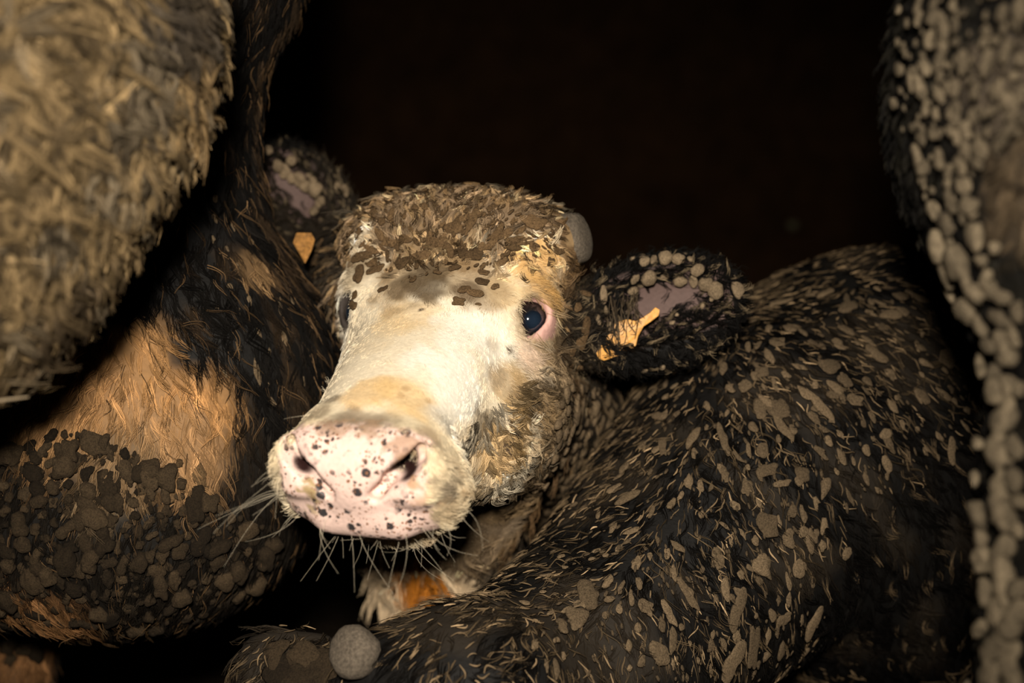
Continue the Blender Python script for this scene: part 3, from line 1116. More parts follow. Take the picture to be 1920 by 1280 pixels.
def hero_flow(p, n):
    h = Hc(p)
    f = np.zeros_like(p)
    front = sstep(-0.05, 0.0, h[:, 1])[:, None]
    f += front * (HN * 0.9 + HL * np.sign(h[:, 0])[:, None] * 0.25)
    c = h.copy()
    c[:, 1] += 0.03
    rad = HL * h[:, :1] * 6 - HN * 1.0
    f += (1 - front) * rad
    side = sstep(0.07, 0.10, np.abs(h[:, 0]))[:, None]
    f = f * (1 - side) + side * (-HN * 0.5 - HU * 0.8 + HL * np.sign(h[:, :1]) * 0.3)
    mz = (sstep(0.17, 0.2, h[:, 1]) * (1 - sstep(0.2, 0.5, n @ HU)))[:, None]
    f = f * (1 - mz) + mz * (n + HL * h[:, :1] * 8 - HU * 0.3)
    f = f - (f * n).sum(1)[:, None] * n
    return unit(f + 1e-6)


def near_eye(p):
    return np.minimum(np.linalg.norm(p - EYE[1], axis=1), np.linalg.norm(p - EYE[-1], axis=1))


def in_ear(p):
    r = np.zeros(len(p), bool)
    for q in (-1, 1):
        e = ear_coord(p, q)
        r |= (e[:, 0] > -0.125) & (np.abs(e[:, 1]) < 0.085) & (np.abs(e[:, 2]) < 0.06) & (np.abs(e[:, 0]) < 0.15)
    return r


def face_keep(p, n):
    return (pad_mask(p) < 0.45) & (near_eye(p) > 0.031) & ~in_ear(p)


HC2 = Hc(HERO.cen)
wf = HW * FACE * (HC2[:, 1] > -0.075)
fur = [fur_pass(HERO, wf, 16000, 6, lambda p: 0.0085 + 0.0135 * sstep(0.09, 0.12, np.abs(Hc(p)[:, 0])) + 0.010 * sstep(0.15, 0.19, -Hc(p)[:, 2]) - 0.003 * sstep(0.02, 0.1, Hc(p)[:, 1]) * (np.abs(Hc(p)[:, 0]) < 0.07),
                hero_flow, hero_coat, 0.00028, 0.10, 0.10, 0.14, 0.005, 0.7, 0.10, keep=face_keep, var=0.12)]
wm = HW * FACE * (HC2[:, 1] > 0.175) * (HC2[:, 1] < 0.262)
fur.append(fur_pass(HERO, wm, 3500, 6, 0.011, hero_flow, hero_coat, 0.00024, 0.5, 0.12, 0.3, 0.004, 0.8, 0.2, keep=lambda p, n: face_keep(p, n) & ((n @ HU) < 0.35), var=0.2))
wc = HW * FACE * (HC2[:, 1] < -0.015)
horns = [H(0.130, -0.135, 0.018), H(-0.130, -0.130, 0.005)]


def crown_keep(p, n):
    pr = sstep(0.015, 0.05, -Hc(p)[:, 1] - 0.25 * np.abs(Hc(p)[:, 0]) + 0.012 * noise(p, 0.015))
    return face_keep(p, n) & (RNG.random(len(p)) < pr) & (np.linalg.norm(p - horns[0], axis=1) > 0.036) & (np.linalg.norm(p - horns[1], axis=1) > 0.026)


fur.append(fur_pass(HERO, wc, 6200, 11, lambda p: 0.015 + 0.012 * sstep(0.11, 0.15, -Hc(p)[:, 1]), hero_flow, hero_coat, 0.00036, 0.30, 0.32, 0.6, 0.006, 0.12, 0.14,
                    keep=crown_keep, var=0.45, tipcol=(0.26, 0.165, 0.08), tipf=0.18))
fur.append(fur_pass(HERO, wc, 420, 7, 0.017, hero_flow, mud_col((0.62, 0.48, 0.28)), 0.0003, 0.3, 0.3, 0.6, 0.004, 0.2, 0.14, keep=crown_keep, var=0.3))
fur.append(fur_pass(HERO, wc, 1500, 8, 0.017, hero_flow, mud_col((0.045, 0.028, 0.014)), 0.00034, 0.3, 0.3, 0.6, 0.005, 0.15, 0.14, keep=crown_keep, var=0.3))
wk = HW * FACE * (np.abs(HC2[:, 0]) > 0.062) * (HC2[:, 1] > -0.03) * (HC2[:, 1] < 0.18) * (HC2[:, 2] < -0.082)
fur.append(fur_pass(HERO, wk, 2600, 9, 0.021, hero_flow, lambda p: hero_coat(p) * (0.28 + 0.62 * sstep(-0.5, 0.4, noise(p, 0.008, 2)))[:, None], 0.00034, 0.30, 0.25, 0.35, 0.005, 0.15, 0.14, keep=face_keep, var=0.3))
e_flow = flow_field([(EAR[q][0] + EAR[q][1][0] * a + EAR[q][1][1] * b, unit(EAR[q][1][0] * 0.6 + EAR[q][1][1] * np.sign(b) * 0.7 - UP * 0.3)) for q in (-1, 1) for a in (-.08, 0, .08) for b in (-.05, .05)])
ee = in_ear(HERO.cen)


def ear_keep(p, n):
    r = in_ear(p) & (np.linalg.norm(p - horns[0], axis=1) > 0.046)
    for q in (-1, 1):
        e = ear_coord(p, q)
        bare = (n @ EAR[q][1][2] > 0.3) & (e[:, 2] < 0.024) & (np.abs(e[:, 0] - 0.010) < 0.042) & (e[:, 1] > -0.004) & (e[:, 1] < 0.034)
        r &= ~(bare & (RNG.random(len(p)) < 0.96))
    return r


fur.append(fur_pass(HERO, HW * ee, 4200, 7, 0.022, e_flow, hero_coat, 0.00032, 0.45, 0.3, 0.5, 0.004, 0.3, 0.2, keep=ear_keep,
                    tipcol=(0.20, 0.15, 0.09), tipf=0.12))
n_flow = flow_field([(P(1000, 800, 1.5), dirv(-0.2, 1)), (P(900, 1000, 1.5), dirv(-0.2, 1)), (P(800, 1120, 1.5), dirv(0.5, 0.75)), (P(720, 1100, 1.5), dirv(0.9, 0.5)), (P(1150, 800, 1.6), dirv(0.1, 1)), (P(860, 1090, 1.5), dirv(-.35, .9))])
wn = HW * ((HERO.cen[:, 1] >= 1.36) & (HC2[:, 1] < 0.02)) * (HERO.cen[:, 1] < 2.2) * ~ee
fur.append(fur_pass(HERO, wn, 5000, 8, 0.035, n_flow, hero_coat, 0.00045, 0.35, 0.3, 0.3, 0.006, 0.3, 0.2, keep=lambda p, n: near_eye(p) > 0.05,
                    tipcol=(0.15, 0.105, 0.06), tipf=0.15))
wb = HW * (np.linalg.norm(HERO.cen - BRK, axis=1) < 0.14)
fur.append(fur_pass(HERO, wb, 900, 10, 0.045, n_flow, hero_coat, 0.0004, 0.4, 0.25, 0.25, 0.007, 0.25, 0.15, var=0.2))
add_fur('fur', fur, M_HAIR, hero, on=o_body)

# whiskers and lashes
wh = []
for (x, y, dx, dy, ln, n_) in [(525, 880, -1, 0.25, 0.05, 9), (520, 925, -1, 0.45, 0.055, 12), (545, 970, -0.7, 0.8, 0.05, 9), (600, 990, -0.3, 1, 0.035, 8), (575, 772, -1, 0.1, 0.05, 4),
                               (680, 1008, 0.1, 1, 0.035, 12), (760, 1015, 0.1, 1, 0.045, 18), (830, 1000, 0.5, 1, 0.05, 16), (850, 950, 1, 0.7, 0.045, 8), (845, 880, 1, 0.1, 0.03, 4), (720, 1030, -0.4, 1, 0.04, 8),
                               (640, 1010, -0.3, 1, 0.035, 8), (820, 790, 1, 0.3, 0.04, 2)]:
    for _ in range(int(n_ * 0.6)):
        h, n = HERO.hit(x + random.gauss(0, 18), y + random.gauss(0, 14))
        if h is None:
            h, n = HERO.hit(x, y)
        if h is None or h[1] > 1.35:
            q = HERO.bvh.find_nearest(Vector(P(x, y, 1.08)))
            h, n = np.array(q[0]), np.array(q[1])
        d = unit(dirv(dx + random.gauss(0, 0.6), dy + random.gauss(0, 0.5), random.gauss(-0.2, 0.4)) + 0.2 * n)
        b = unit(RNG.normal(size=3) + np.array([0, 0, -0.8]))
        t = np.linspace(0, 1, 5)[:, None]
        wh.append(h + ln * random.uniform(0.3, 1.15) * (d * t + 0.7 * b * t * t))
wh = np.array(wh)
add_hair('whiskers', wh, taper(len(wh), 5, 0.00011 * np.ones(len(wh)), 1, 0.5, 0.2), np.full(wh.shape, 0.62) * np.array([1, 0.88, 0.66]), M_HAIR, hero, on=o_body)
# eyes
m_eye, nte, be = mat('eyeball')
tce = node(nte, 'ShaderNodeTexCoord')
spx = node(nte, 'ShaderNodeSeparateXYZ')
nte.links.new(tce.outputs['Object'], spx.inputs[0])
rp = node(nte, 'ShaderNodeValToRGB')
er = rp.color_ramp
er.elements[0].position = 0.0
er.elements[0].color = (0.35, 0.22, 0.20, 1)
er.elements[1].position = 0.66
er.elements[1].color = (0.30, 0.20, 0.20, 1)
for pos, cl in ((0.70, (0.018, 0.012, 0.010, 1)), (0.90, (0.010, 0.009, 0.010, 1)), (0.94, (0.006, 0.010, 0.018, 1)), (1.0, (0.012, 0.022, 0.04, 1))):
    el = er.elements.new(pos)
    el.color = cl
mre = node(nte, 'ShaderNodeMapRange')
mre.inputs['From Min'].default_value = -0.022
mre.inputs['From Max'].default_value = 0.022
nte.links.new(spx.outputs['Z'], mre.inputs['Value'])
nte.links.new(mre.outputs[0], rp.inputs[0])
nte.links.new(rp.outputs[0], be.inputs['Base Color'])
be.inputs['Roughness'].default_value = 0.08
be.inputs['Coat Weight'].default_value = 1.0
be.inputs['Coat Roughness'].default_value = 0.02
for q in (-1, 1):
    bm = bmesh.new()
    bmesh.ops.create_uvsphere(bm, u_segments=40, v_segments=24, radius=0.0218)
    me = bpy.data.meshes.new('eye')
    bm.to_mesh(me)
    bm.free()
    me.polygons.foreach_set('use_smooth', np.ones(len(me.polygons), bool))
    me.materials.append(m_eye)
    o = bpy.data.objects.new('eye', me)
    link(o, hero, label='dark glossy eye' if q > 0 else 'far eye half hidden by the brow')
    out = unit(HL * q * 0.55 + HU * 0.35 + HN * 0.75)
    o.rotation_euler = Vector(out).to_track_quat('Z', 'Y').to_euler()
    o.location = EYE[q] - rloc(hero)
    eye_near = o                              # the last one made is the near eye

ls = []
for i in range(46):
    a = i / 45
    x, y = 975 + 45 * a + random.gauss(0, 1.5), 575 - 10 * math.sin(a * 3.1) + 16 * a * a
    h, n = HERO.hit(x, y)
    if h is None:
        continue
    d = unit(dirv(0.55 + 0.6 * a + random.gauss(0, 0.1), 0.05 + 0.55 * a + random.gauss(0, 0.12), -0.35) + 0.25 * n)
    t = np.linspace(0, 1, 5)[:, None]
    ls.append(h + (0.010 + 0.018 * a) * random.uniform(0.7, 1.2) * (d * t + np.array([0, 0, -0.25]) * t * t))
ls = np.array(ls)
add_hair('eyelashes', ls, taper(len(ls), 5, 0.0003 * np.ones(len(ls)), 1, 0.3, 0.2), np.full(ls.shape, 0.5) * np.array([1, 0.82, 0.55]), M_HAIR, hero, on=eye_near)

# ear tags
m_tag = mat_plain('worn_orange_plastic', (0.70, 0.34, 0.07), 0.45, 0.35, 90, 0.4, 0.5)


def plate(name, poly, origin, R, thick, m, parent, **kw):
    """flat moulded plate: outline in metres in the plane R[0], R[1] about origin"""
    n = len(poly)
    V = [origin + R[0] * x + R[1] * y + R[2] * (z + 0.25 * x * x / 0.05) for z in (0, thick) for x, y in poly]
    Fc = [list(range(n))[::-1], list(range(n, 2 * n))] + [[i, (i + 1) % n, n + (i + 1) % n, n + i] for i in range(n)]
    o = add_mesh(name, V, Fc, m, parent, smooth=False, **kw)
    bv = o.modifiers.new('bevel', 'BEVEL')
    bv.width = thick * 0.3
    bv.segments = 2
    return o


def px_poly(pts, org, dep):
    k = dep / FPX
    return [((x - org[0]) * k, -(y - org[1]) * k) for x, y in pts]


td = (HERO.hit(1170, 630)[0] - CAM) @ FWD - 0.018
tpts = [(1117, 662), (1122, 672), (1132, 676), (1152, 669), (1178, 661), (1192, 648), (1196, 630), (1206, 612), (1222, 601), (1233, 592), (1235, 581), (1227, 576),
        (1218, 586), (1203, 596), (1192, 602), (1176, 598), (1155, 604), (1143, 618), (1136, 636), (1126, 648)]
plate('ear_tag', px_poly(tpts, (1170, 630), td), P(1170, 630, td), np.stack([RIGHT, UP, -FWD]), 0.0022, m_tag, hero, label='torn yellow-orange plastic ear tag')
lk = []
for x0, y0, x1, y1 in ((1150, 556, 1146, 662), (1154, 560, 1152, 670), (1168, 552, 1160, 640), (1192, 540, 1184, 622), (1132, 590, 1136, 664), (1180, 560, 1176, 632), (1128, 600, 1120, 690), (1161, 600, 1158, 676), (1198, 575, 1200, 604)):
    for _ in range(4):
        t = np.linspace(0, 1, 5)
        jx, jy = random.gauss(0, 2), random.gauss(0, 4)
        lk.append([P(x0 + jx + (x1 - x0) * a + random.gauss(0, 3.5) + 5 * math.sin(4 * a + x0), y0 + jy + (y1 - y0) * a * random.uniform(0.8, 1.1), td - 0.006 * math.sin(a * 3.1) - 0.003) for a in t])
lk = np.array(lk)
add_hair('tag_locks', lk, taper(len(lk), 5, 0.0006 * RNG.uniform(0.5, 1.4, len(lk)), 0.8, 0.4, 0.5), np.repeat((np.array([[0.05, 0.036, 0.022]]) * np.exp(RNG.normal(0, 0.6, (len(lk), 1))))[:, None], 5, 1), M_HAIR, hero)
lpts = [(556, 436), (586, 437), (594, 450), (586, 472), (573, 494), (562, 476), (549, 455)]
h_ = HERO.bvh.find_nearest(Vector(P(590, 455, 1.42)))[0]
plate('ear_tag', px_poly(lpts, (572, 462), 1.40), P(572, 462, 1.40), np.stack([unit(RIGHT - 0.3 * FWD), UP, unit(-FWD - 0.3 * RIGHT)]), 0.0022, mat_plain('dirty_orange_plastic', (0.36, 0.17, 0.04), 0.6, 0.7, 140, 0.6, 0.4), hero, label='muddy orange ear tag by the far ear')


# mud on the pale animal
class Near:
    def __init__(s, q, d):
        s.q, s.depth = q, d

    def __call__(s, h):
        return in_ear(h[None])[0]


clods_at(HERO, hero, [(675, 517, 13, 16), (668, 553, 7, 9), (666, 575, 15, 10), (699, 494, 12, 8), (706, 508, 14, 10), (756, 496, 14, 13), (684, 481, 22, 11), (861, 568, 12, 11),
                      (889, 551, 17, 9), (904, 532, 17, 9), (929, 539, 9, 6), (907, 514, 14, 7), (886, 478, 24, 11), (882, 409, 16, 9), (979, 452, 22, 11), (940, 440, 16, 10), (872, 545, 14, 8),
                      (896, 572, 8, 3), (720, 545, 12, 7), (1030, 492, 8, 9), (955, 795, 6, 6), (790, 480, 20, 10), (820, 455, 22, 12), (735, 455, 18, 9), (850, 430, 20, 11), (1000, 420, 24, 12)],
         M_CLOD_FACE, 'fine', 0.4, over=0.002)
POLL = [(640, 450), (690, 380), (800, 345), (950, 350), (1020, 400), (1050, 470), (1010, 480), (900, 505), (780, 530), (690, 505)]
clods_random(HERO, hero, POLL, 75, 17, (4, 8.5), M_CLOD_FACE, hero_flow, (1.2, 2.8), 0.45, 300, (1.5, 3.5), over=0.003)
clods_at(HERO, hero, [(1247, 495, 13, 15), (1245, 510, 7, 9), (1212, 510, 14, 16), (1210, 498, 10, 12), (1226, 495, 6, 12), (1270, 495, 12, 11), (1276, 519, 14, 11), (1306, 502, 12, 13), (1301, 521, 8, 14),
                      (1325, 521, 14, 14), (1347, 541, 15, 17), (1375, 547, 13, 18), (1187, 517, 7, 12), (1184, 540, 10, 9), (1125, 552, 8, 20), (1292, 492, 5, 6), (1184, 474, 5, 7), (1200, 471, 8, 5),
                      (1130, 585, 4, 10), (1144, 585, 4, 8), (1115, 602, 5, 12), (1137, 614, 7, 10), (1207, 687, 6, 12), (1240, 680, 5, 7), (1125, 690, 6, 8), (1284, 478, 5, 6), (1338, 562, 5, 5),
                      (1319, 576, 4, 5), (1270, 593, 4, 4), (1262, 610, 6, 4), (1372, 524, 4, 5)],
         M_CLOD_EAR, 'round', 0.85, Near(1, 1.33), 0.1, over=0.004)
clods_at(HERO, hero, [(488, 287, 8, 8), (506, 287, 9, 9), (524, 299, 11, 15), (554, 296, 10, 10), (540, 313, 10, 12), (574, 321, 13, 10), (552, 332, 9, 11), (567, 335, 8, 11), (587, 337, 11, 9), (584, 346, 11, 10),
                      (609, 345, 16, 14), (627, 359, 7, 12), (637, 365, 7, 14), (609, 387, 7, 14), (599, 409, 8, 10), (591, 321, 6, 6), (533, 325, 8, 7), (600, 330, 8, 7), (618, 375, 7, 9)],
         M_CLOD_EAR, 'round', 0.85, Near(-1, 1.55), 0.1, over=0.010)
clods_at(HERO, hero, [(1090, 612, 10, 14), (1082, 637, 10, 14), (1085, 677, 9, 12), (1060, 687, 8, 10), (1075, 580, 10, 9), (1095, 560, 12, 8), (1100, 530, 14, 9), (1070, 540, 11, 9), (1065, 655, 9, 9),
                      (602, 490, 12, 14), (582, 524, 7, 11), (580, 502, 5, 10), (601, 515, 8, 8), (565, 549, 10, 12), (606, 463, 8, 12)], M_CLOD_FACE, 'fine', 0.6, over=0.006)
NECKP = [(1045, 720), (1130, 720), (1140, 780), (1090, 880), (1040, 960), (1000, 1000), (1010, 880)]
clods_random(HERO, hero, NECKP, 90, 11, (6, 12), M_CLOD, n_flow, (1.0, 1.7), 0.6, over=0.008, behind=(BLACK,))

# ---------------------------------------------------------------- black animal on the right
B_FLOW = flow_field(ctrl(BLACK, [(1700, 600, .6, .8), (1750, 900, .6, .9), (1500, 700, .5, .8), (1400, 900, .1, 1), (1350, 1100, .35, 1), (1600, 1100, .5, .85), (1210, 830, -.3, 1),
                                 (1150, 950, -.6, .7), (1050, 1080, -.9, .3), (1000, 1200, -.5, .8), (1200, 1200, .1, 1), (1500, 560, -.8, .3), (1680, 500, .6, .1), (800, 1230, -.3, .8), (900, 1190, .4, -.5)]))


def black_coat(p):
    c = np.repeat(INK[None], len(p), 0)
    return mixc(c, (0.030, 0.023, 0.016), sstep(0.2, 0.9, noise(p, 0.06)) * 0.7)


m2, *_ = mat_hide('black_hide')
o_body = add_skin('body', BLACK, black_coat(BLACK.v), m2, black)
BW = BLACK.view_weight(0.03, 200)
bear = np.linalg.norm(BLACK.cen - P(575, 1262, 1.15), axis=1) < 0.08
BMUD = (0.14, 0.098, 0.056)


def mud_zone(p):
    """where the coat is caked: all but the sleek lower flank"""
    d = np.linalg.norm(p - SLEEK, axis=1) / 0.20 + 0.35 * noise(p, 0.05, 1)
    return sstep(0.6, 1.3, d)


def off_horn(p, n):
    return np.linalg.norm(p - P(664, 1222, 1.08), axis=1) > 0.029


SLEEK = BLACK.hit(1640, 1130)[0]
fur = [fur_pass(BLACK, BW, 24000, 7, 0.030, B_FLOW, black_coat, 0.00036, 0.16, 0.2, 0.22, 0.006, 0.25, 0.10, tipcol=BMUD, tipf=0.06, keep=off_horn),
       fur_pass(BLACK, BW, 11500, 1, 0.016, B_FLOW, mud_col(BMUD), 0.0008, 0.12, 0.25, 0.25, 0.0, 1, 0.04, solid=True, var=0.45, sink=-0.004, keep=lambda p, n: off_horn(p, n) & (RNG.random(len(p)) < mud_zone(p))),
       fur_pass(BLACK, BW, 5400, 2, 0.026, B_FLOW, mud_col((0.075, 0.053, 0.030)), 0.00034, 0.15, 0.3, 0.25, 0.003, 0.4, 0.1, var=0.4, sink=-0.003, keep=lambda p, n: off_horn(p, n) & (RNG.random(len(p)) < mud_zone(p)))]
add_fur('fur', fur, M_BLACKHAIR, black, on=o_body)
clods_at(BLACK, black, [(1591, 582, 21, 14), (1669, 597, 24, 12), (1771, 676, 17, 26), (1551, 693, 20, 17), (1459, 650, 18, 14), (1430, 702, 14, 14), (1396, 729, 12, 14), (1425, 775, 11, 26), (1454, 773, 17, 25),
                        (1582, 722, 12, 15), (1663, 706, 13, 10), (1430, 848, 11, 16), (1502, 893, 14, 16), (1436, 886, 17, 14), (1397, 919, 10, 17), (1358, 834, 9, 34), (1358, 896, 9, 15), (1436, 988, 25, 24),
                        (1472, 1011, 11, 17), (1492, 1063, 14, 18), (1420, 1060, 16, 19), (1246, 847, 8, 22), (1240, 788, 13, 12), (1102, 1126, 23, 28), (1079, 1165, 20, 20), (1049, 1181, 12, 14), (1207, 1142, 18, 14),
                        (1233, 1227, 18, 26), (1249, 1152, 10, 20), (1285, 1116, 10, 26), (1377, 1136, 14, 32), (1404, 1214, 14, 45), (1367, 1231, 22, 30), (1463, 1159, 18, 15), (1518, 1159, 14, 28), (1341, 1047, 10, 24),
                        (1377, 952, 9, 10), (1463, 909, 14, 8), (1656, 814, 14, 10), (1656, 870, 8, 20), (1725, 748, 11, 20), (1777, 843, 10, 20), (1650, 620, 8, 14), (1636, 670, 16, 16), (1567, 653, 12, 18),
                        (1600, 755, 20, 12), (1482, 624, 12, 16), (1423, 653, 5, 12), (1522, 1004, 8, 14), (1581, 1037, 14, 10), (1480, 960, 10, 16), (1530, 770, 14, 9), (1560, 745, 16, 8)],
         M_CLOD, 'fine', 0.38, over=0.005)
BPOLY = [(1180, 760), (1400, 580), (1480, 520), (1640, 475), (1760, 470), (1800, 640), (1820, 820), (1700, 900), (1560, 960), (1520, 1060), (1560, 1270), (1020, 1270), (960, 1130), (1040, 1020), (1110, 900)]
clods_random(BLACK, black, BPOLY, 235, 17, (4.5, 9.5), M_CLOD, B_FLOW, (1.2, 3.0), 0.5, 500, (2, 4.0), over=0.005)
m_horn = mat_plain('mud_coated_horn', (0.13, 0.105, 0.078), 0.85, 0.6, 300, 1.0, 0.3)


def horn_bud(parent, c, ax, r, label):
    v, f = clod_shape(31, 3, rough=0.10)
    R = frame_of(ax, dirv(1, 0.2))
    add_mesh('horn_bud', (v * np.array([r, r, r * 0.95])) @ R.T + c, f, m_horn, parent, label=label)


horn_bud(black, P(664, 1222, 1.08), dirv(-0.5, -0.4, -0.6), 0.0265, 'round grey mud-coated horn bud')
horn_bud(hero, H(0.130, -0.135, 0.018), unit(HL + 0.3 * HU), 0.031, 'large grey horn bud')
horn_bud(hero, H(-0.128, -0.130, 0.005), unit(-HL + 0.2 * HU), 0.024, 'small brown horn bud')
clods_random(BLACK, black, [(500, 1205), (600, 1195), (620, 1270), (520, 1280), (480, 1250)], 5, 30, (18, 30), M_CLOD_DARK, None, (1.0, 1.6), 0.4, over=0.006, kind='lump')

# ---------------------------------------------------------------- black and tan animal on the left
P_TAN = patches(PIED, [(250, 660, 0.05, (0.40, 0.22, 0.09), 1), (130, 720, 0.06, (0.36, 0.20, 0.085), 1), (120, 790, 0.06, (0.30, 0.17, 0.075), 1), (330, 770, 0.060, (0.40, 0.215, 0.085), 1), (240, 700, 0.055, (0.40, 0.22, 0.09), 1), (180, 740, 0.06, (0.36, 0.20, 0.085), 1), (340, 850, 0.05, (0.36, 0.21, 0.10), 0.9),
                       (270, 830, 0.06, (0.38, 0.22, 0.10), 0.9), (230, 880, 0.05, (0.15, 0.105, 0.06), 0.7), (60, 1150, 0.06, (0.22, 0.11, 0.045), 0.9), (30, 1230, 0.06, (0.24, 0.12, 0.05), 0.9), (470, 500, 0.022, (0.28, 0.17, 0.08), 0.6)])


def pied_coat(p):
    c = np.repeat(INK[None] * 1.2, len(p), 0)
    c = mixc(c, (0.036, 0.023, 0.013), sstep(0.1, 0.9, noise(p * np.array([1, 1, 0.35]), 0.018)) * 0.75)
    c = mixc(c, (0.010, 0.008, 0.006), sstep(0.80, 0.72, p[:, 2] + 0.03 * noise(p, 0.04)) * 0.9)  # brisket coat blackened: shade between the clods put into the colour
    return put_patches(p, c, P_TAN, 0.25, 0.02)


D_FLOW = flow_field(ctrl(PIED, [(500, 100, -.2, 1), (480, 300, -.15, 1), (430, 450, .05, 1), (550, 600, .2, 1), (480, 800, .05, 1), (520, 700, .1, 1), (330, 640, .5, .8), (330, 780, .1, 1), (200, 720, -.3, 1), (200, 900, -.3, 1), (400, 1000, -.3, 1), (100, 1100, .2, 1)]))
m3, *_ = mat_hide('pied_hide')
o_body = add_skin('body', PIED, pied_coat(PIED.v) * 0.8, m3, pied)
DW = PIED.view_weight(0.03, 150)
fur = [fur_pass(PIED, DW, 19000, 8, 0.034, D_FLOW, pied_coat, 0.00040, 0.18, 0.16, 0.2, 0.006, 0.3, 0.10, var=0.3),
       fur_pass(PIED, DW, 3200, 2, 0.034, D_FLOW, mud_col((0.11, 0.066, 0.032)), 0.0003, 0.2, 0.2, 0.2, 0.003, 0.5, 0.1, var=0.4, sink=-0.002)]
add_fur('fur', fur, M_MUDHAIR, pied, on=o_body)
BRISK = [(0, 850), (120, 810), (230, 830), (330, 900), (420, 960), (500, 980), (510, 1060), (440, 1130), (300, 1170), (150, 1200), (0, 1240)]
clods_random(PIED, pied, BRISK, 225, 23, (7, 20), M_CLOD_DARK, D_FLOW, (1.0, 1.5), 1.0, 350, (3, 7), 'fine', over=0.001)
clods_at(PIED, pied, [(185, 835, 22, 28), (275, 905, 24, 30), (210, 910, 20, 26), (215, 945, 18, 20), (240, 890, 16, 20), (140, 870, 18, 22)], M_CLOD_DARK, 'lump', 0.7)
clods_random(PIED, pied, [(390, 320), (480, 330), (560, 560), (580, 720), (500, 760), (420, 700), (400, 560)], 28, 26, (3, 6), M_CLOD, D_FLOW, (1.2, 3), 0.4)
P_PATCHCL = [(240, 860), (380, 850), (400, 930), (330, 960), (250, 950)]
clods_random(PIED, pied, P_PATCHCL, 14, 20, (7, 14), M_CLOD_FACE, D_FLOW, (1, 1.6), 0.6)

# ---------------------------------------------------------------- big tan animal close on the left
T_PATCH = patches(TAN, [(360, 25, 0.05, (0.03, 0.024, 0.018), 0.9), (300, 15, 0.03, (0.05, 0.04, 0.03), 0.8), (320, 400, 0.045, (0.03, 0.022, 0.015), 0.9), (260, 470, 0.05, (0.025, 0.018, 0.012), 0.9),
                        (190, 540, 0.05, (0.03, 0.022, 0.014), 0.85), (110, 610, 0.05, (0.045, 0.032, 0.02), 0.8), (30, 700, 0.05, (0.06, 0.045, 0.028), 0.7), (340, 340, 0.03, (0.06, 0.045, 0.028), 0.7), (360, 180, 0.035, (0.21, 0.135, 0.06), 0.6)])


def tan_coat(p):
    c = np.repeat(np.array([[0.150, 0.104, 0.052]]), len(p), 0)
    c = mixc(c, (0.105, 0.082, 0.053), sstep(-0.2, 0.8, noise(p, 0.03)))
    c = mixc(c, (0.02, 0.015, 0.010), sstep(0.4, 0.9, noise(p, 0.012, 1)) * 0.7)
    return put_patches(p, c, T_PATCH, 0.3, 0.02)


C_FLOW = flow_field(ctrl(TAN, [(100, 100, .1, 1), (250, 200, .4, .9), (350, 250, .6, .8), (330, 430, .6, .7), (100, 400, -.1, 1), (200, 520, .3, .9), (80, 620, .0, 1), (300, 60, .2, 1)]))
m4, *_ = mat_hide('tan_hide')
o_body = add_skin('body', TAN, tan_coat(TAN.v) * 0.7, m4, tan)
CW = TAN.view_weight(0.03, 150)
fur = [fur_pass(TAN, CW, 14000, 12, 0.030, C_FLOW, tan_coat, 0.00045, 0.5, 0.45, 0.55, 0.006, 0.2, 0.12, var=0.35),
       fur_pass(TAN, CW, 2600, 1, 0.026, C_FLOW, lambda p: tan_coat(p) * 1.25, 0.0016, 0.5, 0.5, 0.6, 0, 1, 0.05, solid=True, var=0.35)]
add_fur('fur', fur, M_MUDHAIR, tan, on=o_body)

# ---------------------------------------------------------------- hindquarters close on the right
E_PATCH = patches(HIND, [(1905, 400, 0.04, (0.07, 0.05, 0.03), 0.7), (1915, 320, 0.04, (0.07, 0.05, 0.03), 0.7), (1880, 140, 0.04, (0.09, 0.07, 0.05), 0.8)])


def hind_coat(p):
    c = np.repeat(np.array([[0.005, 0.0045, 0.004]]), len(p), 0)
    c = mixc(c, (0.009, 0.008, 0.006), sstep(0.0, 0.8, noise(p, 0.02)))
    return put_patches(p, c, E_PATCH, 0.3, 0.02)


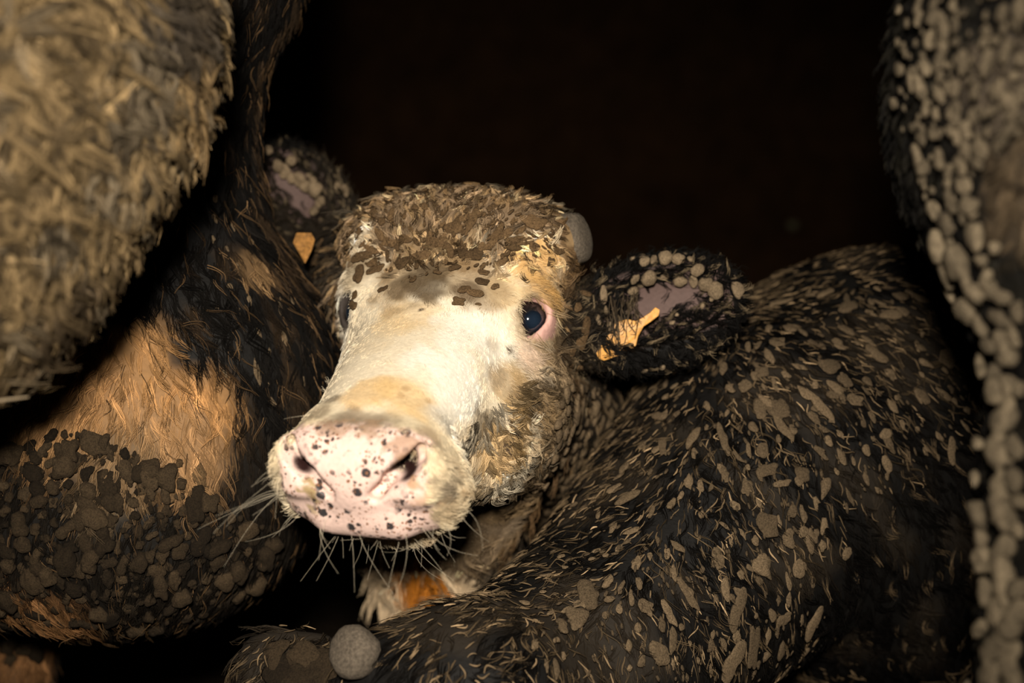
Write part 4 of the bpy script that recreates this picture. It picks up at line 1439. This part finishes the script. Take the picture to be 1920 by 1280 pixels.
E_FLOW = flow_field(ctrl(HIND, [(1800, 150, -.3, 1), (1880, 400, -.2, 1), (1890, 800, 0, 1), (1890, 1200, 0, 1)]))
m5, *_ = mat_hide('hind_hide')
o_body = add_skin('body', HIND, hind_coat(HIND.v) * 0.8, m5, hind)
EW = HIND.view_weight(0.03, 150)
fur = [fur_pass(HIND, EW, 10000, 9, 0.018, E_FLOW, hind_coat, 0.00045, 0.4, 0.35, 0.5, 0.006, 0.25, 0.12, var=0.35)]
add_fur('fur', fur, M_MUDHAIR, hind, on=o_body)
M_CLOD_HIND = mat_plain('hind_mud', (0.115, 0.090, 0.058), 0.85, 0.5, 160, 1.0, 0.2, 0.4, obj=False)
EP1 = [(1705, -20), (1935, -20), (1935, 240), (1860, 330), (1800, 480), (1745, 330), (1700, 190)]
EP2 = [(1770, 380), (1860, 380), (1935, 560), (1935, 1300), (1810, 1300), (1830, 1150), (1855, 960), (1850, 850), (1820, 640)]
clods_random(HIND, hind, EP1, 75, 21, (8, 17), M_CLOD_HIND, E_FLOW, (1.0, 1.7), 0.8, 120, (4, 8), 'fine', over=0.008)
clods_random(HIND, hind, EP2, 62, 33, (13, 27), M_CLOD_HIND, E_FLOW, (0.9, 1.5), 0.85, 0, (5, 9), 'fine', over=0.008)
# rim clods that stand out against the dark
for x, y, r in ((1700, 30, 9), (1696, 75, 10), (1700, 125, 9), (1706, 170, 11), (1716, 215, 10), (1728, 265, 12), (1742, 310, 13), (1752, 355, 14), (1766, 400, 14), (1778, 450, 17), (1790, 500, 15), (1797, 555, 18),
                (1808, 610, 15), (1822, 665, 20), (1830, 725, 21), (1840, 785, 24), (1856, 850, 27), (1862, 910, 24), (1858, 965, 26), (1862, 1030, 22), (1850, 1090, 25), (1838, 1150, 24), (1830, 1210, 26), (1828, 1265, 24)):
    q = HIND.bvh.find_nearest(Vector(P(x + 12, y, 0.80)))
    h, n = np.array(q[0]), np.array(q[1])
    k = ((h - CAM) @ FWD) / FPX
    add_clod(hind, h, n, dirv(0.3, 1), r * k * random.uniform(0.9, 1.5), r * k, r * k * 0.9, M_CLOD_HIND, 'fine', 0.15, over=0.004)

# small pale fixing on the far wall
pb = P(1490, 421, 7.5)
pb[1] = 7.585
add = add_mesh('wall_bolt', clod_shape(3, 2, rough=0.04)[0] * np.array([0.035, 0.025, 0.035]) + pb, clod_shape(3, 2)[1], mat_plain('pale_metal', (0.35, 0.33, 0.2), 0.5))
add['label'] = 'small pale bolt head on the dark back wall'
add['category'] = 'bolt'
